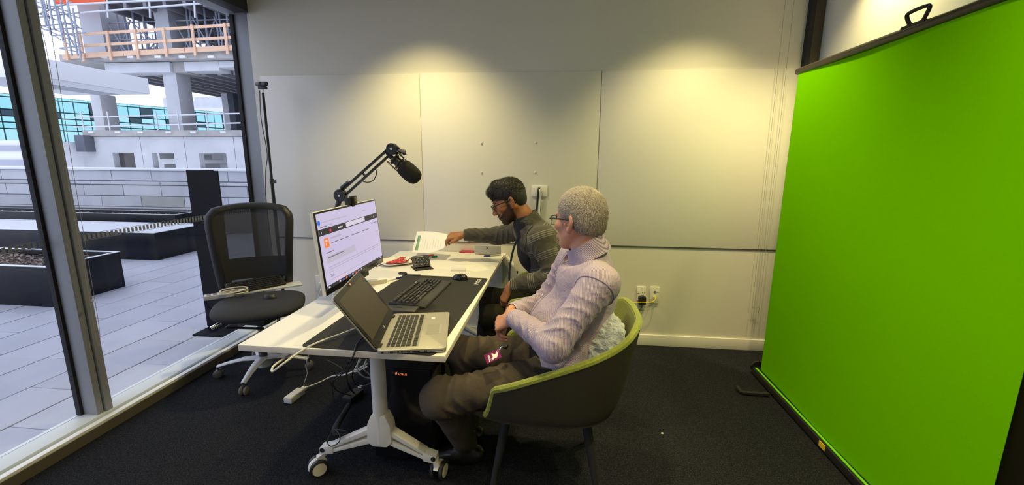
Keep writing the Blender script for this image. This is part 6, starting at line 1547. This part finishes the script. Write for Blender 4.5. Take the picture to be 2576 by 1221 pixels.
ax = (axis(-.90, .20, .010, ((-.87, -.66, .0028), (-.42, -.20, .0030), (-.34, -.24, .0028))), axis(2.38, 3.10, .010, ((2.93, 3.05, .003), (2.57, 2.74, .0030), (2.40, 2.52, .003))), axis(.04, 1.38, .011, ((.56, .73, .003), (.85, .97, .003), (1.04, 1.35, .0030))))
bodyA = sdf_object('body', P, ax, M_skinA, A, smooth=1)
# dark shirt under an open jacket
sdf_object('undershirt', [cap(neckA-np.array((.0, 0, .045)), pelA+np.array((-.03, 0, .06)), .086, .128, .05, ly, 1.12), ell((-.145, 2.665, .90), (.105, .125, .14), .04)], (axis(-.36, .22, .009), axis(2.45, 2.86, .009), axis(.50, 1.16, .009)), mat('shirt_black', (0.010, 0.010, 0.016), .9), A, None, 1)
segA = [(pelA, neckA, .15, 0), (lsA, leA, .065, .3), (leA, lwA, .05, .61), (rsA, reA, .065, None), (reA, rwA, .05, None)]
segAw = [(lsA, leA, .065, .3), (leA, lwA, .05, .61), (rsA, reA, .065, .3), (reA, rwA, .05, .6)]
JP = [cap(np.array((.045, 2.67, .62)), np.array((-.110, 2.665, .945)), .140, .130, .05, ly, 1.20), cap(lsA+np.array((.005, .03, -.012)), rsA+np.array((.005, -.03, -.012)), .078, .078, .06), cap(neckA-np.array((0, 0, .02)), neckA-np.array((-.04, 0, .10)), .070, .105, .05),
      cap(lsA, leA, .074, .064, .035), cap(leA, lwA, .064, .046, .03), cap(rsA, reA, .072, .060, .04), cap(reA, rwA, .060, .045, .03), ell(leA, (.066, .064, .064), .03), cap((.02, 2.58, .60), (-.04, 2.56, .57), .085, .075, .05), cap((.02, 2.76, .60), (-.03, 2.78, .57), .085, .075, .05)]
def cutA(ax_):
    X_, Y_, Z_ = ax_[0][:, None, None], ax_[1][None, :, None], ax_[2][None, None, :]
    out = None
    for w, e in ((lwA, leA), (rwA, reA)):
        d = (w-e)/np.linalg.norm(w-e); s_ = (X_-w[0])*d[0]+(Y_-w[1])*d[1]+(Z_-w[2])*d[2]
        r = np.sqrt((X_-w[0])**2+(Y_-w[1])**2+(Z_-w[2])**2)-.09
        q = -np.maximum(-s_, r); out = q if out is None else np.maximum(out, q)
    nb = np.maximum(np.sqrt((X_-neckA[0])**2+(Y_-neckA[1])**2)-.12, -((Z_-neckA[2]+.02)*.89-(X_-neckA[0])*.45))
    out = np.maximum(out, -nb)
    # open front: wedge around the mid plane in front of the torso axis
    ty = np.abs(Y_-2.665); front = (X_-(-.105+(Z_-.92)*-.5))+.055
    wedge = np.maximum(ty-(.050+.05*np.clip((Z_-.62)/.4, 0, 1)), front)
    return np.maximum(np.maximum(out, -wedge), .50-Z_)
g4 = lambda c: [(c+d_, .017) for d_ in (-.15, -.05, .05, .15)]
M_jack = stripe_mat('checked_jacket', (0.062, 0.057, 0.046), (0.185, 0.175, 0.145), [('along', 0.115, g4(.5))])
jk = sdf_object('jacket', JP, (axis(-.75, .22, .0062), axis(2.32, 3.12, .0062), axis(.49, 1.15, .0062)), M_jack, A, segA, 2, lambda V: wrinkle(V, segAw, .007), cutA)
# collar and lapels
M_lap = stripe_mat('lapel_cloth', (0.058, 0.053, 0.043), (0.115, 0.11, 0.09), [('along', 0.055, g4(.5))])
_og = Vector(ORG[jk]); _bvj = BVHTree.FromPolygons([v.co+_og for v in jk.data.vertices], [tuple(p.vertices) for p in jk.data.polygons])
def lapel(s):
    last = [-.23]
    def fn(u, v):
        z = 1.085-.375*u
        op = .050+.05*min(1, max(0, (z-.62)/.4))
        w = (.070-.048*u)*(1.22 if .16 < u < .34 else 1)*(0.8 if u < .16 else 1)
        y = 2.665+s*(op-.010+w*v)
        h = _bvj.ray_cast(Vector((-.8, y, z+.10)), Vector((1, 0, -.18)).normalized(), 1.2)
        if h[0] is not None and h[0].x < .05: last[0] = h[0].x
        return Vector((last[0]-.004-.008*(1-v), y, z-.01))
    o = MB().grid(fn, 40, 7).build('lapel', M_lap, A, solid=0.004)
    at = o.data.attributes.new('along', 'FLOAT', 'POINT'); at.data.foreach_set('value', [(v.co.z+v.co.x*.6) for v in o.data.vertices])
lapel(-1); lapel(1)
oc = collar(A, neckA+np.array((.008, 0, -.035)), (-.45, 0, .89), (-.89, 0, -.45), .078, .084, .060, M_lap, 1.0, 1.22, .030)
at = oc.data.attributes.new('along', 'FLOAT', 'POINT'); at.data.foreach_set('value', [(v.co.y*.8+v.co.z*.3) for v in oc.data.vertices])
MB().tube(smoothpath([(-.225, 2.605, 1.01), (-.262, 2.598, .93), (-.285, 2.590, .82), (-.290, 2.58, .74), (-.285, 2.575, .69)], 6), [(0.0065, 0.0012)]*25, 8, flat=(1, 0, 0)).build('lanyard', mat('navy_ribbon', (0.010, 0.010, 0.035), .7), A)
MB().lathe([(0, 0), (.009, 0), (.008, .003), (0, .0035)], (-.240, 2.602, .765), (-.9, -.4, .1), 12).build('button', M_blackm, A)
# trousers and shoes
M_trA = fold_mat('trouser_olive', (0.022, 0.020, 0.012), (0.016, 0.015, 0.009), 10, .5)
TP = [ell((.05, 2.67, .555), (.125, .175, .105), .05), cap(lhA, lkA, .090, .072, .05), cap(lkA, laA, .070, .056, .035), cap(rhA, rkA, .090, .070, .05), cap(rkA, raA, .068, .056, .035), ell(lkA, (.075, .072, .074), .03)]
sdf_object('trousers', TP, (axis(-.60, .22, .009), axis(2.38, 2.92, .009), axis(.06, .68, .009)), M_trA, A, None, 2, lambda V: wrinkle(V, None, .008), floorcut(.085))
for (a_, dv) in ((laA, np.array((-.98, -.15, 0))), (raA, np.array((-1, .05, 0)))):
    b0 = np.array((a_[0], a_[1], .045)); dv = dv/np.linalg.norm(dv)
    lo_, hi_ = np.minimum(b0-.12, b0+dv*.22-.08), np.maximum(b0+.12, b0+dv*.22+.08)
    Q = [cap(b0-dv*.05, b0+dv*.05, .042, .040, .03), cap(b0+dv*.04, b0+dv*.15-np.array((0, 0, .012)), .040, .034, .03), cap(b0, a_, .042, .045, .03)]
    sdf_object('shoe', Q, tuple(axis(lo_[i], hi_[i], .007) if i < 2 else axis(-.01, .17, .007) for i in range(3)), M_shoe, A, None, 1, None, floorcut(.001))
# hair and beard
HPA = [HA.ell((-.016, 0, .052), (.104, .080, .088), .01), HA.ell((-.048, 0, .0), (.062, .077, .070), .03), HA.cap((.070, .03, .098), (.082, -.03, .096), .022, .022, .03), HA.cap((.03, .02, .118), (.03, -.02, .118), .026, .026, .03), HA.ell((.135, 0, -.022), (.075, .12, .088), .010, 's'), HA.ell((.03, 0, -.110), (.15, .12, .075), .02, 's'), HA.ell((.040, .085, -.050), (.044, .04, .070), .010, 's'), HA.ell((.040, -.085, -.050), (.044, .04, .070), .010, 's'), HA.ell((-.010, .088, -.022), (.023, .022, .030), .006, 's'), HA.ell((-.010, -.088, -.022), (.023, .022, .030), .006, 's')]
M_hairA = mat('hair_black', (0.012, 0.009, 0.006), 0.45, bump=(130, .6, (1, 1, .35)))
ha = sdf_object('hair', HPA, tuple(axis(HA.o[i]-.19, HA.o[i]+.19, .004) for i in range(3)), M_hairA, A, None, 1)
pts, nr = mesh_samples(ha, 2600, lambda V, N: ((V-HA.o)@HA.M[:, 2] > .03))
dirs = nr*.35-HA.M[:, 0]*-.55+HA.M[:, 2]*.25+np.random.normal(0, .18, pts.shape)
o = strands('hair_strands', M_hairA, ha, pts, dirs, .016, .0009); o['kind'] = 'stuff'
def smst(x, a, b): t = np.clip((x-a)/(b-a), 0, 1); return t*t*(3-2*t)
_me = bodyA.data; _v = np.empty(len(_me.vertices)*3); _me.vertices.foreach_get('co', _v); _v = _v.reshape(-1, 3)+np.array(ORG[bodyA])
q_ = (_v-HA.o)@HA.M/HA.s
ln_ = q_[:, 2]-(-.010-.62*(q_[:, 0]-.012))
bd = smst(-ln_, -.004, .012)*smst(q_[:, 0], -.012, .004)*smst(q_[:, 2], -.135, -.112)*smst(np.linalg.norm(q_, axis=1), .24, .20)
bd = np.maximum(bd, smst(q_[:, 0], -.004, .004)*smst(-q_[:, 0], -.026, -.016)*smst(-q_[:, 2], -.045, -.03)*smst(q_[:, 2], -.06, -.04))
mo = smst(q_[:, 0], .076, .086)*smst(-np.abs(q_[:, 1]), -.030, -.024)
mous = mo*smst(q_[:, 2], -.061, -.057)*smst(-q_[:, 2], .040, .045)
lips = mo*smst(q_[:, 2], -.080, -.076)*smst(-q_[:, 2], .055, .059)*smst(-np.abs(q_[:, 1]), -.024, -.018)
bd = np.clip(np.maximum(bd*(1-lips)*.88, mous), 0, 1)
_at = _me.attributes.new('stubble', 'FLOAT', 'POINT'); _at.data.foreach_set('value', bd.astype(np.float32))
M_beard = mat('beard', (0.020, 0.011, 0.006), 0.7)
_n = np.empty(len(_me.vertices)*3); _me.vertices.foreach_get('normal', _n); _n = _n.reshape(-1, 3)
_id = np.where(bd*np.random.rand(len(bd)) > .38)[0]; np.random.shuffle(_id); _id = _id[:2600]
o = strands('beard', M_beard, A, _v[_id]-_n[_id]*.0004, _n[_id]*.6-HA.M[:, 2]*.7+HA.M[:, 0]*.2+np.random.normal(0, .2, (len(_id), 3)), .0052, .0005); o['kind'] = 'stuff'
for s in (1, -1):
    MB().tube(on_surface(bodyA, smoothpath([HA(.076, s*.052, .026), HA(.090, s*.032, .033), HA(.096, s*.013, .029)], 5), .0006), [(.0022, .0042)]*11, 8, flat=HA.M[:, 0]).build('eyebrow', M_hairA, A)
    MB().tube(on_surface(bodyA, smoothpath([HA(.082, s*.043, .004), HA(.09, s*.031, .009), HA(.088, s*.019, .004)], 4), .0003), .0011, 6).build('eyelash', M_hairA, A)
glasses('glasses', A, HA, mat('frame_dark', (0.015, 0.012, 0.010), 0.35), y=.073, front=.113, lens=M_lens)
# the sheet of paper he is passing
q = [np.array(v) for v in ((-.765, 2.965, .915), (-.80, 3.165, .885), (-1.085, 3.13, .835), (-1.075, 2.98, .755))]
q = [np.array(atY(1128, 608, 2.99)), np.array(atY(1126, 590, 3.13)), np.array(atY(1049, 583, 3.18)), np.array(atY(1037, 634, 2.98))]
q0 = np.array(atY(1117, 624, 2.97))
def paper(u, v):
    p = (1-u)*((1-v)*q0+v*q[1])+u*((1-v)*q[3]+v*q[2])
    return Vector(p+np.array((0, 0, -.022*math.sin(math.pi*u)*(1-v)+.010*math.sin(math.pi*u)*v)))
sh_ = thing('paper_sheet', 'white sheet of paper with a green bar held out by the younger man', 'paper', paper(.5, .5))
MB().grid(paper, 22, 14).build('sheet', mat('paper_white', (0.80, 0.76, 0.72), 0.7), sh_, solid=0.0006)
def strip(name, u0, u1, v0, v1, m, lift=.0012):
    nr_ = Vector((0, -.35, .93)); MB().grid(lambda a, b: paper(u0+(u1-u0)*a, v0+(v1-v0)*b)+nr_*lift, 4, 12).build(name, m, sh_)
strip('green_bar', .84, .905, .10, .80, mat('print_green', (0.16, 0.36, 0.22), .7)); strip('bar_edge', .905, .925, .10, .80, mat('print_dkgreen', (0.07, 0.17, 0.10), .7))
for k in range(7): strip('print_line', .14+.085*k, .15+.085*k, .15, .15+.1*(3+(k*5) % 4), mat('print_grey', (0.60, 0.58, 0.56), .7) if k == 0 else bpy.data.materials['print_grey'])
